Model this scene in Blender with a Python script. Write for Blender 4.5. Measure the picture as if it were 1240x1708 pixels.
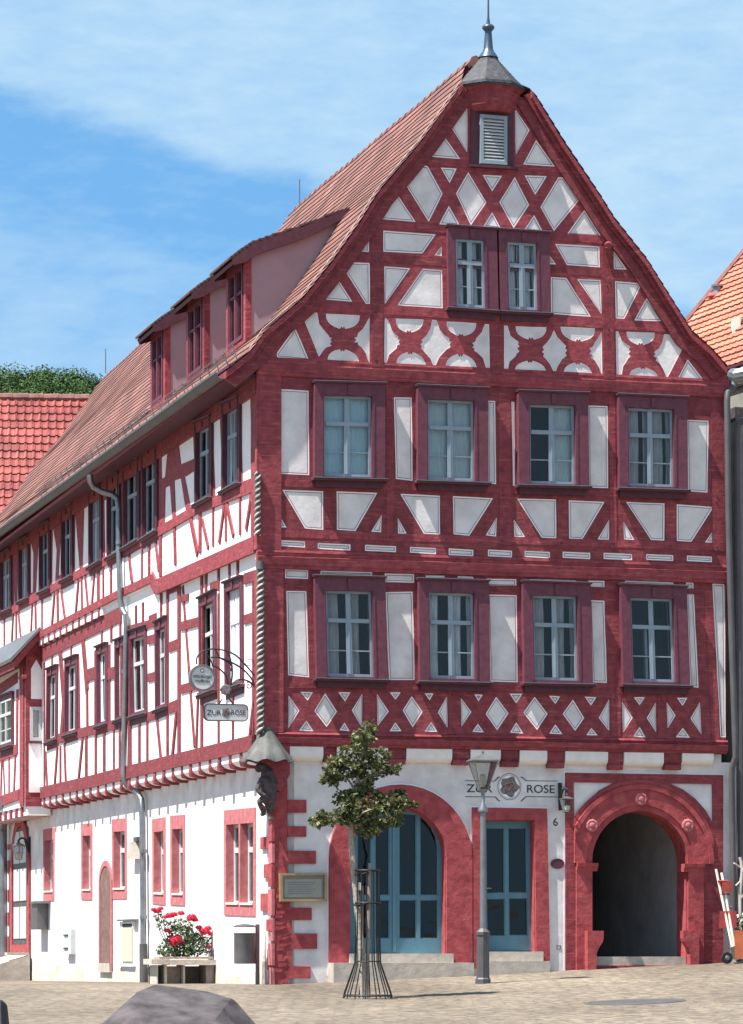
import bpy, bmesh, math, random
from mathutils import Vector, Matrix
from mathutils.geometry import delaunay_2d_cdt
random.seed(7)
R = math.radians
scene = bpy.context.scene
for o in list(bpy.data.objects): bpy.data.objects.remove(o)

# ------------------------------------------------------------------ camera, light
F_PX, U0, V0, CAM_Z = 5600.0, 620.0, 1590.0, 0.453
cam_d = bpy.data.cameras.new('camera'); cam = bpy.data.objects.new('camera', cam_d)
scene.collection.objects.link(cam); scene.camera = cam
cam.location = (0, 0, CAM_Z); cam.rotation_euler = (R(90), 0, 0)
cam_d.sensor_fit = 'HORIZONTAL'; cam_d.sensor_width = 36
cam_d.lens = F_PX/1240*36
cam_d.shift_y = (V0-854)/1240
cam_d.clip_start = 0.5; cam_d.clip_end = 6000
SUN_ELEV, SUN_DIR = 62.5, 30.5        # elevation; horizontal travel direction, degrees from +X towards +Y
sd = bpy.data.lights.new('sun', 'SUN'); sd.energy = 5.0; sd.angle = R(0.53); sd.color = (1, .955, .89)
sun = bpy.data.objects.new('sun', sd); scene.collection.objects.link(sun)
tr = Vector((math.cos(R(SUN_DIR))*math.cos(R(SUN_ELEV)), math.sin(R(SUN_DIR))*math.cos(R(SUN_ELEV)), -math.sin(R(SUN_ELEV))))
sun.rotation_euler = tr.to_track_quat('-Z', 'Y').to_euler(); sun.location = (-20, 20, 40)
w = bpy.data.worlds.new('World'); scene.world = w; w.use_nodes = True
nt = w.node_tree; N = nt.nodes; L = nt.links; N.clear()
out = N.new('ShaderNodeOutputWorld'); bg = N.new('ShaderNodeBackground'); sky = N.new('ShaderNodeTexSky')
sky.sky_type = 'NISHITA'; sky.sun_disc = False; sky.sun_elevation = R(SUN_ELEV)
# the sun stands opposite to its travel direction; rotation 0 is +Y, turning clockwise towards +X
sx, sy = -tr.x, -tr.y
sky.sun_rotation = math.atan2(sx, sy); sky.altitude = 200; sky.air_density = 1.0; sky.dust_density = 0.3; sky.ozone_density = 3.0
tc = N.new('ShaderNodeTexCoord'); sep = N.new('ShaderNodeSeparateXYZ'); L.new(tc.outputs['Generated'], sep.inputs[0])
lift = N.new('ShaderNodeMath'); lift.operation = 'ADD'; lift.inputs[1].default_value = 0.16
L.new(sep.outputs['Z'], lift.inputs[0])
comb = N.new('ShaderNodeCombineXYZ'); L.new(sep.outputs['X'], comb.inputs['X']); L.new(sep.outputs['Y'], comb.inputs['Y']); L.new(lift.outputs[0], comb.inputs['Z'])
nrm = N.new('ShaderNodeVectorMath'); nrm.operation = 'NORMALIZE'; L.new(comb.outputs[0], nrm.inputs[0]); L.new(nrm.outputs[0], sky.inputs['Vector'])
hs = N.new('ShaderNodeHueSaturation'); hs.inputs['Saturation'].default_value = 1.15; hs.inputs['Hue'].default_value = .488; hs.inputs['Value'].default_value = 1.15; L.new(sky.outputs[0], hs.inputs['Color'])
# thin high cloud: a broad veil whose lower edge slants across the sky, a clear wedge under it, then a paler veil again
def mth(op, a, b=None, c=None, clamp=False):
    n_ = N.new('ShaderNodeMath'); n_.operation = op; n_.use_clamp = clamp
    for i, x in enumerate((a, b, c)):
        if x is None: continue
        if isinstance(x, (int, float)): n_.inputs[i].default_value = x
        else: L.new(x, n_.inputs[i])
    return n_.outputs[0]
def noise(sc, scale, det=5, rough=.5, rot=0):
    m_ = N.new('ShaderNodeMapping'); m_.inputs['Scale'].default_value = scale; m_.inputs['Rotation'].default_value = (0, rot, 0); L.new(tc.outputs['Generated'], m_.inputs['Vector'])
    q = N.new('ShaderNodeTexNoise'); q.inputs['Scale'].default_value = sc; q.inputs['Detail'].default_value = det; q.inputs['Roughness'].default_value = rough; L.new(m_.outputs[0], q.inputs['Vector']); return q.outputs[0]
def smooth(x, lo, hi):
    n_ = N.new('ShaderNodeMapRange'); n_.interpolation_type = 'SMOOTHERSTEP'; n_.inputs['From Min'].default_value = lo; n_.inputs['From Max'].default_value = hi; L.new(x, n_.inputs['Value']); return n_.outputs[0]
yy = mth('MAXIMUM', mth('ABSOLUTE', sep.outputs['Y']), .05); Xs = mth('DIVIDE', sep.outputs['X'], yy); Zs = mth('DIVIDE', sep.outputs['Z'], yy)
wob = mth('MULTIPLY_ADD', noise(14, (1, 1, 2.0), 6, .6), .034, -.017)
f1 = mth('ADD', mth('ADD', Zs, mth('MULTIPLY_ADD', Xs, .33, .0365-.2536)), wob)
upper = smooth(f1, -.003, .012)
f2 = mth('ADD', mth('ADD', mth('MULTIPLY', Zs, -1), mth('MULTIPLY_ADD', Xs, -.30, -.033+.2300)), mth('MULTIPLY', wob, 1.5))
lower = smooth(f2, -.006, .035)
soft = noise(7, (1, 1, 2.4), 5, .55, R(20)); fine = noise(60, (1, 1, 3.2), 4, .6, R(-28))
veil = mth('ADD', mth('MULTIPLY', upper, mth('MULTIPLY_ADD', soft, 1.0, .24)), mth('MULTIPLY', lower, mth('MULTIPLY_ADD', soft, .9, -.02)))
ad_ = mth('ADD', veil, mth('MULTIPLY_ADD', fine, .75, -.34), clamp=True)
away = smooth(sep.outputs['Y'], -.3, .5)
tint = N.new('ShaderNodeMixRGB'); tint.inputs[2].default_value = (1.35, 3.55, 6.6, 1); L.new(mth('MULTIPLY', away, .44), tint.inputs[0]); L.new(hs.outputs[0], tint.inputs[1])
mx = N.new('ShaderNodeMixRGB'); mx.inputs[2].default_value = (3.3, 4.75, 6.05, 1); L.new(ad_, mx.inputs[0]); L.new(tint.outputs[0], mx.inputs[1])
L.new(mx.outputs[0], bg.inputs[0]); bg.inputs[1].default_value = 0.07; L.new(bg.outputs[0], out.inputs[0])
vs = scene.view_settings; scene.display_settings.display_device = 'sRGB'
vs.view_transform = 'Standard'; vs.look = 'None'; vs.exposure = 1.2; vs.gamma = 1; vs.use_curve_mapping = False
scene.render.engine = 'CYCLES'

# ------------------------------------------------------------------ frames of reference
DF = Vector((.9615, .2747, 0)).normalized()       # along the gable front, to the right
NF = Vector((DF.y, -DF.x, 0))                     # out of the gable front
DS = -NF                                          # along the long side, away
NS = -DF                                          # out of the long side
C0 = Vector(((457-U0)/F_PX*47.9, 47.9, 0))        # ground-floor corner of the house
def ray(u, v): return Vector(((u-U0)/F_PX, 1.0, (V0-v)/F_PX))
CAMP = Vector((0, 0, CAM_Z))
def at(u, v, Y): return CAMP + ray(u, v)*Y
class Plane:
    def __init__(s, ax, n, org=C0): s.ax, s.n, s.o = ax, n, org
    def pt(s, a, z, d=0): return s.o + s.ax*a + s.n*d + Vector((0, 0, z))
    def uv(s, u, v, d=0):
        r = ray(u, v); k = ((s.o + s.n*d) - CAMP).dot(s.n)/r.dot(s.n)
        p = CAMP + r*k; q = p - s.o
        return (q.dot(s.ax), p.z)
    def poly(s, pts, d=0): return [s.uv(u, v, d) for u, v in pts]
FR = Plane(DF, NF); SD = Plane(DS, NS)
def ground_z(x, y):
    q = Vector((x, y, 0)) - C0; t = q.dot(DF); s_ = q.dot(DS)
    z = .045*min(max(t, 0), 14)
    z += .023*max(min(s_, 0), -46) - .005*min(max(s_, 0), 40)
    return z
def gz(p): return ground_z(p.x, p.y)
def on_ground(u, v):
    r = ray(u, v); Y = 8.0
    while Y < 80:
        p = CAMP + r*Y
        if p.z <= gz(p): break
        Y += .02
    return CAMP + r*Y

# ------------------------------------------------------------------ materials
def mat(name, col, rough=.7, metal=0, noise=None, bump=None, spec=.4, vary=.12, scale=6, streak=None):
    m = bpy.data.materials.new(name); m.use_nodes = True; n = m.node_tree.nodes; l = m.node_tree.links
    b = n['Principled BSDF']; b.inputs['Base Color'].default_value = (*col, 1); b.inputs['Roughness'].default_value = rough
    b.inputs['Metallic'].default_value = metal; b.inputs['Specular IOR Level'].default_value = spec
    t = n.new('ShaderNodeTexCoord'); mpn = n.new('ShaderNodeMapping'); l.new(t.outputs['Object'], mpn.inputs[0])
    if streak: mpn.inputs['Scale'].default_value = streak
    tx = n.new('ShaderNodeTexNoise'); tx.inputs['Scale'].default_value = scale; tx.inputs['Detail'].default_value = 7; tx.inputs['Roughness'].default_value = .62
    l.new(mpn.outputs[0], tx.inputs['Vector'])
    r = n.new('ShaderNodeValToRGB'); r.color_ramp.elements[0].position = .3; r.color_ramp.elements[1].position = .72
    r.color_ramp.elements[0].color = (*[c*(1-vary) for c in col], 1)
    c2 = noise or [min(1, c*(1+vary)) for c in col]
    r.color_ramp.elements[1].color = (*c2, 1)
    l.new(tx.outputs[0], r.inputs[0]); l.new(r.outputs[0], b.inputs['Base Color'])
    if bump:
        bp = n.new('ShaderNodeBump'); bp.inputs['Strength'].default_value = bump; bp.inputs['Distance'].default_value = .02
        l.new(tx.outputs[0], bp.inputs['Height']); l.new(bp.outputs[0], b.inputs['Normal'])
    return m
M = {}
def weathered_timber():
    """dark oxblood paint with a fine grain, chips and bleached patches that belong to the wood itself"""
    m = mat('timber red paint', (.205, .029, .045), .75, noise=(.305, .052, .062), bump=.5, scale=9, vary=.3, streak=(1, 1, 1))
    n = m.node_tree.nodes; l = m.node_tree.links; b = n['Principled BSDF']
    t = n.new('ShaderNodeTexCoord'); mpn = n.new('ShaderNodeMapping'); mpn.inputs['Scale'].default_value = (2.2, 2.2, 26)
    l.new(t.outputs['Object'], mpn.inputs[0])
    tx = n.new('ShaderNodeTexNoise'); tx.inputs['Scale'].default_value = 1.6; tx.inputs['Detail'].default_value = 8; l.new(mpn.outputs[0], tx.inputs['Vector'])
    r = n.new('ShaderNodeValToRGB'); r.color_ramp.elements[0].position = .56; r.color_ramp.elements[1].position = .70
    r.color_ramp.elements[0].color = (0, 0, 0, 1); r.color_ramp.elements[1].color = (.55, .55, .55, 1)
    l.new(tx.outputs[0], r.inputs[0])
    mxn = n.new('ShaderNodeMixRGB'); l.new(r.outputs[0], mxn.inputs[0]); mxn.inputs[2].default_value = (.42, .12, .11, 1)
    old = b.inputs['Base Color'].links[0].from_socket; l.new(old, mxn.inputs[1]); l.new(mxn.outputs[0], b.inputs['Base Color'])
    return m
M['timber'] = weathered_timber()
def per_piece(m, lo=.80, hi=1.18):
    n = m.node_tree.nodes; l = m.node_tree.links; b = n['Principled BSDF']; src = b.inputs['Base Color'].links[0].from_socket
    oi = n.new('ShaderNodeObjectInfo'); mr = n.new('ShaderNodeMapRange'); mr.inputs['To Min'].default_value = lo; mr.inputs['To Max'].default_value = hi; l.new(oi.outputs['Random'], mr.inputs['Value'])
    v = n.new('ShaderNodeVectorMath'); v.operation = 'SCALE'; l.new(src, v.inputs[0]); l.new(mr.outputs[0], v.inputs['Scale']); l.new(v.outputs[0], b.inputs['Base Color'])
per_piece(M['timber'])
M['trim'] = mat('window surround paint', (.125, .032, .052), .6, vary=.25, scale=12, bump=.2)
M['trimdark'] = mat('sill board dark paint', (.085, .022, .036), .6, vary=.3, scale=10)
M['plaster'] = mat('lime plaster', (.62, .575, .575), .9, noise=(.80, .755, .745), bump=.5, scale=2.6, vary=.12)
M['rim'] = mat('bright white border paint', (.86, .83, .83), .85, vary=.05)
M['line'] = mat('thin border line paint', (.20, .12, .13), .85, vary=.2)
M['cushion'] = mat('cream joist infill', (.76, .72, .69), .85, bump=.4, vary=.1, scale=5)
M['stone'] = mat('red sandstone', (.30, .040, .050), .85, noise=(.41, .080, .084), bump=.7, scale=7, vary=.25)
M['stone2'] = mat('pink sandstone frame', (.40, .11, .12), .85, noise=(.50, .17, .18), bump=.4, scale=9, vary=.15)
M['sash'] = mat('blue grey sash paint', (.24, .30, .35), .5, vary=.1)
M['sashw'] = mat('pale grey sash paint', (.50, .52, .53), .5, vary=.1)
M['doorblue'] = mat('petrol blue door paint', (.085, .20, .26), .45, vary=.12)
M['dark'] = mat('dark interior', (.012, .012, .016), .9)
M['zinc'] = mat('weathered zinc', (.24, .25, .26), .42, .75, vary=.25, scale=4, bump=.1)
M['zincd'] = mat('dark gutter metal', (.085, .08, .085), .55, .1, vary=.2, scale=3)
M['canopy'] = mat('grey sheet canopy', (.085, .087, .082), .7, 0, noise=(.16, .16, .15), vary=.3, scale=4, bump=.25)
M['iron'] = mat('wrought iron', (.035, .035, .038), .5, .5)
M['ironred'] = mat('dark bronze', (.05, .042, .045), .6, .3, vary=.4, scale=20, bump=.8)
M['steel'] = mat('brushed steel bin', (.15, .145, .15), .45, .5, vary=.2)
M['rope1'] = mat('rope strand light', (.42, .40, .37), .7); M['rope2'] = mat('rope strand dark', (.09, .085, .08), .8)
M['slate'] = mat('slate', (.045, .045, .055), .75, noise=(.095, .095, .105), vary=.4, scale=14, bump=.5)
M['lead'] = mat('lead sheet', (.07, .10, .14), .4, .6, vary=.2)
M['cheek'] = mat('dormer cheek render', (.34, .24, .27), .9, vary=.07, scale=3, bump=.2)
M['roofrim'] = mat('ridge mortar', (.45, .38, .35), .9, vary=.2)
M['concrete'] = mat('step sandstone', (.40, .35, .30), .9, noise=(.50, .44, .38), bump=.4, vary=.15)
M['wood'] = mat('grey weathered wood', (.30, .24, .20), .8, vary=.3, scale=14, bump=.4)
M['woodp'] = mat('pale planter timber', (.50, .44, .37), .8, vary=.2, scale=14, bump=.4)
M['bark'] = mat('young bark', (.33, .28, .23), .9, vary=.35, scale=30, bump=.6)
M['darkstone'] = mat('grey cut stone', (.060, .051, .055), .9, noise=(.115, .100, .104), vary=.35, scale=9, bump=.6, spec=.12)
M['corbel'] = mat('weathered carved stone', (.060, .045, .048), .85, noise=(.12, .095, .10), vary=.5, scale=14, bump=1)
M['paper'] = mat('faded paper', (.56, .51, .40), .5, vary=.12, scale=18)
M['brass'] = mat('brass case', (.34, .24, .13), .45, .3, vary=.2)
M['signw'] = mat('sign white enamel', (.60, .60, .60), .35, vary=.05)
M['signrim'] = mat('sign rim', (.20, .15, .16), .4, .4, vary=.2)
M['ink'] = mat('black lettering', (.025, .022, .03), .7)
M['rosegrey'] = mat('painted rose', (.12, .10, .11), .8, noise=(.32, .27, .27), vary=.5, scale=40)
M['passage'] = mat('passage render', (.36, .36, .35), .9, vary=.15, scale=3)
M['orange'] = mat('orange crate paint', (.45, .12, .05), .7, vary=.2)
M['cartred'] = mat('red cart metal', (.30, .045, .04), .6, .2, vary=.3)
M['olive'] = mat('olive barrow metal', (.13, .11, .08), .7, .2, vary=.3)
M['rubber'] = mat('black rubber', (.02, .02, .02), .8)
M['graywall'] = mat('greenish grey render', (.24, .24, .20), .9, noise=(.33, .32, .27), vary=.3, scale=1.5, bump=.3)
M['bone'] = mat('pale branch', (.45, .40, .36), .9, vary=.2)
M['oldwood'] = mat('old brown boards', (.16, .085, .075), .85, noise=(.24, .14, .12), vary=.3, scale=8, bump=.5)
M['splash'] = mat('splashed base render', (.44, .38, .30), .95, noise=(.72, .66, .58), vary=.05, scale=2.2, bump=.4)
M['ivory'] = mat('ivory paint', (.72, .68, .58), .6)
def mat_glass(name, tint=(.975, .985, .99), op=.45):
    m = bpy.data.materials.new(name); m.use_nodes = True; n = m.node_tree.nodes; l = m.node_tree.links; n.clear()
    o = n.new('ShaderNodeOutputMaterial'); g = n.new('ShaderNodeBsdfGlossy'); g.inputs['Roughness'].default_value = .03
    tn = n.new('ShaderNodeBsdfTransparent'); tn.inputs[0].default_value = (*tint, 1); fr = n.new('ShaderNodeFresnel'); fr.inputs[0].default_value = 1.5
    mu = n.new('ShaderNodeMath'); mu.operation = 'MULTIPLY_ADD'; mu.inputs[1].default_value = .9; mu.inputs[2].default_value = -.012; mu.use_clamp = True
    l.new(fr.outputs[0], mu.inputs[0])
    t = n.new('ShaderNodeTexCoord'); nzn = n.new('ShaderNodeTexNoise'); nzn.inputs['Scale'].default_value = 2.5; l.new(t.outputs['Object'], nzn.inputs['Vector'])
    bp = n.new('ShaderNodeBump'); bp.inputs['Strength'].default_value = .12; bp.inputs['Distance'].default_value = .05; l.new(nzn.outputs[0], bp.inputs['Height']); l.new(bp.outputs[0], g.inputs['Normal'])
    mxs = n.new('ShaderNodeMixShader'); l.new(mu.outputs[0], mxs.inputs[0]); l.new(tn.outputs[0], mxs.inputs[1]); l.new(g.outputs[0], mxs.inputs[2]); l.new(mxs.outputs[0], o.inputs[0])
    return m
M['glass'] = mat_glass('window glass')
M['glassdoor'] = mat_glass('door glass', (.8, .88, .9))
def mat_curtain(name, col, amp=.5):
    m = mat(name, col, .9, vary=amp*.5, scale=6, streak=(9, 9, .6)); return m
M['curtain'] = mat_curtain('white net curtain', (.56, .60, .64), .6)
M['curtainb'] = mat_curtain('pale blue blind', (.46, .57, .60), .35)
def mat_leaf(name, c1, c2, tl_=0):
    m = bpy.data.materials.new(name); m.use_nodes = True; n = m.node_tree.nodes; l = m.node_tree.links; b = n['Principled BSDF']
    g = n.new('ShaderNodeNewGeometry'); r = n.new('ShaderNodeValToRGB'); r.color_ramp.elements[0].color = (*c1, 1); r.color_ramp.elements[1].color = (*c2, 1)
    l.new(g.outputs['Random Per Island'], r.inputs[0]); l.new(r.outputs[0], b.inputs['Base Color']); b.inputs['Roughness'].default_value = .5
    b.inputs['Specular IOR Level'].default_value = .45
    if tl_:
        t_ = n.new('ShaderNodeBsdfTranslucent'); l.new(r.outputs[0], t_.inputs[0]); x_ = n.new('ShaderNodeMixShader'); x_.inputs[0].default_value = tl_
        l.new(b.outputs[0], x_.inputs[1]); l.new(t_.outputs[0], x_.inputs[2]); l.new(x_.outputs[0], n['Material Output'].inputs[0])
    return m
M['leaf'] = mat_leaf('maple leaves', (.035, .050, .018), (.19, .20, .075), .3)
M['roseleaf'] = mat_leaf('rose leaves', (.03, .07, .025), (.16, .22, .11), .2)
M['rosepetal'] = mat_leaf('rose petals', (.45, .006, .03), (.80, .03, .08))
M['forest'] = mat_leaf('forest foliage', (.022, .045, .018), (.085, .135, .050))
M['forest'].node_tree.nodes['Principled BSDF'].inputs['Specular IOR Level'].default_value = .05; M['forest'].node_tree.nodes['Principled BSDF'].inputs['Roughness'].default_value = .9
def mat_tiles(name, c1, c2, bw, bh, mortar=(.05, .015, .014), bump=.6, offset=.5):
    """plain clay tiles; UV is in metres: u along the eave, v up the slope"""
    m = bpy.data.materials.new(name); m.use_nodes = True; n = m.node_tree.nodes; l = m.node_tree.links; b = n['Principled BSDF']
    uv = n.new('ShaderNodeUVMap'); br = n.new('ShaderNodeTexBrick'); l.new(uv.outputs[0], br.inputs['Vector'])
    br.inputs['Scale'].default_value = 1; br.inputs['Brick Width'].default_value = bw; br.inputs['Row Height'].default_value = bh
    br.inputs['Mortar Size'].default_value = .006; br.inputs['Mortar Smooth'].default_value = .3; br.offset = offset; br.inputs['Bias'].default_value = 0
    br.inputs['Color1'].default_value = (*c1, 1); br.inputs['Color2'].default_value = (*c2, 1); br.inputs['Mortar'].default_value = (*mortar, 1)
    nzn = n.new('ShaderNodeTexNoise'); nzn.inputs['Scale'].default_value = 1.3; nzn.inputs['Detail'].default_value = 8; l.new(uv.outputs[0], nzn.inputs['Vector'])
    r = n.new('ShaderNodeValToRGB'); r.color_ramp.elements[0].color = (.62, .60, .60, 1); r.color_ramp.elements[1].color = (1.25, 1.2, 1.15, 1)
    r.color_ramp.elements[0].position = .3; r.color_ramp.elements[1].position = .7; l.new(nzn.outputs[0], r.inputs[0])
    mu = n.new('ShaderNodeMixRGB'); mu.blend_type = 'MULTIPLY'; mu.inputs[0].default_value = 1; l.new(br.outputs['Color'], mu.inputs[1]); l.new(r.outputs[0], mu.inputs[2])
    l.new(mu.outputs[0], b.inputs['Base Color']); b.inputs['Roughness'].default_value = .75
    bp = n.new('ShaderNodeBump'); bp.invert = True; bp.inputs['Strength'].default_value = bump; bp.inputs['Distance'].default_value = .02
    l.new(br.outputs['Fac'], bp.inputs['Height']); l.new(bp.outputs[0], b.inputs['Normal'])
    return m
M['tiles'] = mat_tiles('weathered plain tiles', (.150, .066, .056), (.25, .112, .090), .18, .31)
M['tiles_red'] = mat_tiles('red interlocking tiles', (.25, .062, .055), (.32, .090, .078), 9, .34, bump=.0)
M['tiles_or'] = mat_tiles('orange clay tiles', (.36, .125, .08), (.48, .19, .12), 9, .34, bump=.0)
M['tiles_red'].node_tree.nodes['Principled BSDF'].inputs['Roughness'].default_value = .35

# ------------------------------------------------------------------ building helpers
def root_of(o):
    while o.parent: o = o.parent
    return o
def world_loc(o):
    v = Vector((0, 0, 0))
    while o: v += o.location; o = o.parent
    return v
def tagit(o, label=None, cat=None, group=None, kind=None):
    if label: o['label'] = label
    if cat: o['category'] = cat
    if group: o['group'] = group
    if kind: o['kind'] = kind
    return o
def thing(name, label, cat, loc, group=None):
    o = bpy.data.objects.new(name, None); scene.collection.objects.link(o); o.location = loc
    o.empty_display_size = .2
    return tagit(o, label, cat, group)
class MB:
    def __init__(s): s.v = []; s.f = []; s.m = []; s.mats = []; s.uvs = None
    def mi(s, mm):
        if mm not in s.mats: s.mats.append(mm)
        return s.mats.index(mm)
    def add(s, vs_, fs_, mm):
        o = len(s.v); k = s.mi(mm); s.v += [Vector(x) for x in vs_]
        for f in fs_: s.f.append([i+o for i in f]); s.m.append(k)
    def hexa(s, p, mm):   # p: 8 points, bottom 4 ring, top 4 ring
        s.add(p, [(0, 3, 2, 1), (4, 5, 6, 7), (0, 1, 5, 4), (1, 2, 6, 5), (2, 3, 7, 6), (3, 0, 4, 7)], mm)
    def pbox(s, pl, a0, a1, z0, z1, d0, d1, mm):
        s.hexa([pl.pt(a0, z0, d0), pl.pt(a1, z0, d0), pl.pt(a1, z0, d1), pl.pt(a0, z0, d1),
                pl.pt(a0, z1, d0), pl.pt(a1, z1, d0), pl.pt(a1, z1, d1), pl.pt(a0, z1, d1)], mm)
    def qbox(s, q, a0, a1, b0, b1, d0, d1, mm):   # q: Quad frame
        P = q.p
        s.hexa([P(a0, b0, d0), P(a1, b0, d0), P(a1, b0, d1), P(a0, b0, d1), P(a0, b1, d0), P(a1, b1, d0), P(a1, b1, d1), P(a0, b1, d1)], mm)
    def beam(s, pl, p, q, wd, d0, d1, mm, ext=0):
        a = Vector((p[0], p[1])); b = Vector((q[0], q[1])); dv = (b-a).normalized(); a = a-dv*ext; b = b+dv*ext
        n_ = Vector((-dv.y, dv.x))*wd/2; c = [a-n_, b-n_, b+n_, a+n_]
        s.hexa([pl.pt(x.x, x.y, d0) for x in c]+[pl.pt(x.x, x.y, d1) for x in c], mm)
    def tube(s, pts, r, mm, n=8, cap=True):
        rs = r if isinstance(r, (list, tuple)) else [r]*len(pts)
        pts = [Vector(p) for p in pts]; rings = []; up = None
        for i, p in enumerate(pts):
            t = (pts[min(i+1, len(pts)-1)] - pts[max(i-1, 0)]).normalized()
            if up is None: up = t.orthogonal().normalized()
            up = (up - t*up.dot(t)).normalized(); sd_ = t.cross(up)
            rings.append([p + (up*math.cos(2*math.pi*k/n) + sd_*math.sin(2*math.pi*k/n))*rs[i] for k in range(n)])
        vs_ = [v for rg in rings for v in rg]; fs_ = []
        for i in range(len(pts)-1):
            for k in range(n): k2 = (k+1) % n; fs_.append((i*n+k, i*n+k2, (i+1)*n+k2, (i+1)*n+k))
        if cap: fs_.append(tuple(range(n-1, -1, -1))); fs_.append(tuple((len(pts)-1)*n+k for k in range(n)))
        s.add(vs_, fs_, mm)
    def lathe(s, c, prof, mm, n=16, rot=0, ax=None, ay=None, az=None):
        ax = ax or Vector((1, 0, 0)); ay = ay or Vector((0, 1, 0)); az = az or Vector((0, 0, 1)); c = Vector(c)
        vs_ = []; fs_ = []
        for r, z in prof:
            for k in range(n):
                a = 2*math.pi*k/n+rot; vs_.append(c + ax*(r*math.cos(a)) + ay*(r*math.sin(a)) + az*z)
        for i in range(len(prof)-1):
            for k in range(n): k2 = (k+1) % n; fs_.append((i*n+k, i*n+k2, (i+1)*n+k2, (i+1)*n+k))
        fs_.append(tuple(range(n-1, -1, -1))); fs_.append(tuple((len(prof)-1)*n+k for k in range(n)))
        s.add(vs_, fs_, mm)
    def slab(s, pl, outer, holes, d0, d1, mm, rough_edge=0):
        """polygon with holes in plane coordinates, extruded from d0 (back) to d1 (front)"""
        def sub(loop):
            if not rough_edge: return [Vector(p) for p in loop]
            o_ = []
            for i in range(len(loop)):
                a = Vector(loop[i]); b = Vector(loop[(i+1) % len(loop)]); ln = (b-a).length; k = max(1, int(ln/.22))
                nn = Vector((-(b-a).y, (b-a).x)).normalized() if ln > 0 else Vector((0, 0))
                o_.append(a)
                for j in range(1, k): o_.append(a.lerp(b, j/k)+nn*random.uniform(-rough_edge, rough_edge))
            return o_
        loops = [sub(q_ if area2(q_) > 0 else list(q_)[::-1]) for q_ in [outer]+list(holes)]
        vs_ = []; faces = []
        for lp in loops: o = len(vs_); vs_ += lp; faces.append(list(range(o, o+len(lp))))
        r_ = delaunay_2d_cdt(vs_, [], faces, 1, 1e-6)
        V2 = r_[0]; F2 = [f for f, og in zip(r_[2], r_[5]) if 0 in og and not any(k > 0 for k in og)]; n = len(V2)
        pts = [pl.pt(v.x, v.y, d1) for v in V2]+[pl.pt(v.x, v.y, d0) for v in V2]
        fs_ = []; ed = {}
        for f in F2:
            a, b, c = (pts[f[0]], pts[f[1]], pts[f[2]]); f = list(f)
            if (b-a).cross(c-a).dot(pl.n) < 0: f.reverse()
            fs_.append(tuple(f)); fs_.append(tuple(i+n for i in reversed(f)))
            for i in range(len(f)):
                e = (f[i], f[(i+1) % len(f)])
                if (e[1], e[0]) in ed: del ed[(e[1], e[0])]
                else: ed[e] = 1
        for a, b in ed: fs_.append((b, a, a+n, b+n))
        s.add(pts, fs_, mm)
    def ring(s, pl, poly, o0, o1, d0, d1, mm):
        """painted border: the band between insets o0 and o1 of a polygon"""
        A = inset(poly, o0); B = inset(poly, o1)
        if A and B: s.slab(pl, A, [B], d0, d1, mm)
    def build(s, name, parent=None, smooth=False, label=None, recalc=False, bevel=0):
        me = bpy.data.meshes.new(name); o = bpy.data.objects.new(name, me); scene.collection.objects.link(o)
        off = Vector((0, 0, 0))
        if parent: o.parent = parent; off = world_loc(parent)
        me.from_pydata([tuple(v-off) for v in s.v], [], s.f)
        for mm in s.mats: me.materials.append(M[mm] if isinstance(mm, str) else mm)
        for p, k in zip(me.polygons, s.m): p.material_index = k; p.use_smooth = smooth
        bm = bmesh.new(); bm.from_mesh(me)
        if s.uvs:
            lay = bm.loops.layers.uv.new('UVMap')
            for f in bm.faces:
                for lp in f.loops: lp[lay].uv = s.uvs[lp.vert.index]
        if not s.uvs: bmesh.ops.recalc_face_normals(bm, faces=bm.faces[:])
        bm.to_mesh(me); bm.free()
        if smooth:
            try: me.set_sharp_from_angle(angle=R(38))
            except Exception: pass
        if label: o['label'] = label
        return o
def area2(p): return sum(p[i][0]*p[(i+1) % len(p)][1]-p[(i+1) % len(p)][0]*p[i][1] for i in range(len(p)))/2
def inset(poly, d):
    if d == 0: return [tuple(p) for p in poly]
    sgn = 1 if area2(poly) > 0 else -1; o = []; n = len(poly)
    for i in range(n):
        a, b, c = Vector(poly[i-1]), Vector(poly[i]), Vector(poly[(i+1) % n])
        e1 = (b-a); e2 = (c-b)
        if e1.length < 1e-6 or e2.length < 1e-6: o.append(tuple(b)); continue
        e1.normalize(); e2.normalize()
        n1 = Vector((-e1.y, e1.x))*sgn; n2 = Vector((-e2.y, e2.x))*sgn
        k = 1+n1.dot(n2); mvec = (n1+n2)/max(k, .35)
        o.append(tuple(b+mvec*d))
    return o
class Quad:
    """a leaning rectangle on a wall, from its four photo corners; p() takes metres from its lower left corner"""
    def __init__(s, pl, tl, tr_, bl, br, d):
        s.pl = pl; s.d = d; s.c = [Vector(pl.uv(*q, d)) for q in (bl, br, tl, tr_)]
        s.W = ((s.c[1]-s.c[0]).length+(s.c[3]-s.c[2]).length)/2; s.H = ((s.c[2]-s.c[0]).length+(s.c[3]-s.c[1]).length)/2
    def ab(s, a, b):
        a /= s.W; b /= s.H
        return s.c[0]*(1-a)*(1-b)+s.c[1]*a*(1-b)+s.c[2]*(1-a)*b+s.c[3]*a*b
    def p(s, a, b, d):
        q = s.ab(a, b); return s.pl.pt(q.x, q.y, s.d+d)
    def sub(s, a0, a1, b0, b1): return [tuple(s.ab(a, b)) for a, b in ((a0, b0), (a1, b0), (a1, b1), (a0, b1))]
def arc_pts(cx, cz, rx, rz, a0, a1, n): return [(cx+rx*math.cos(R(a0+(a1-a0)*i/n)), cz+rz*math.sin(R(a0+(a1-a0)*i/n))) for i in range(n+1)]
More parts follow.
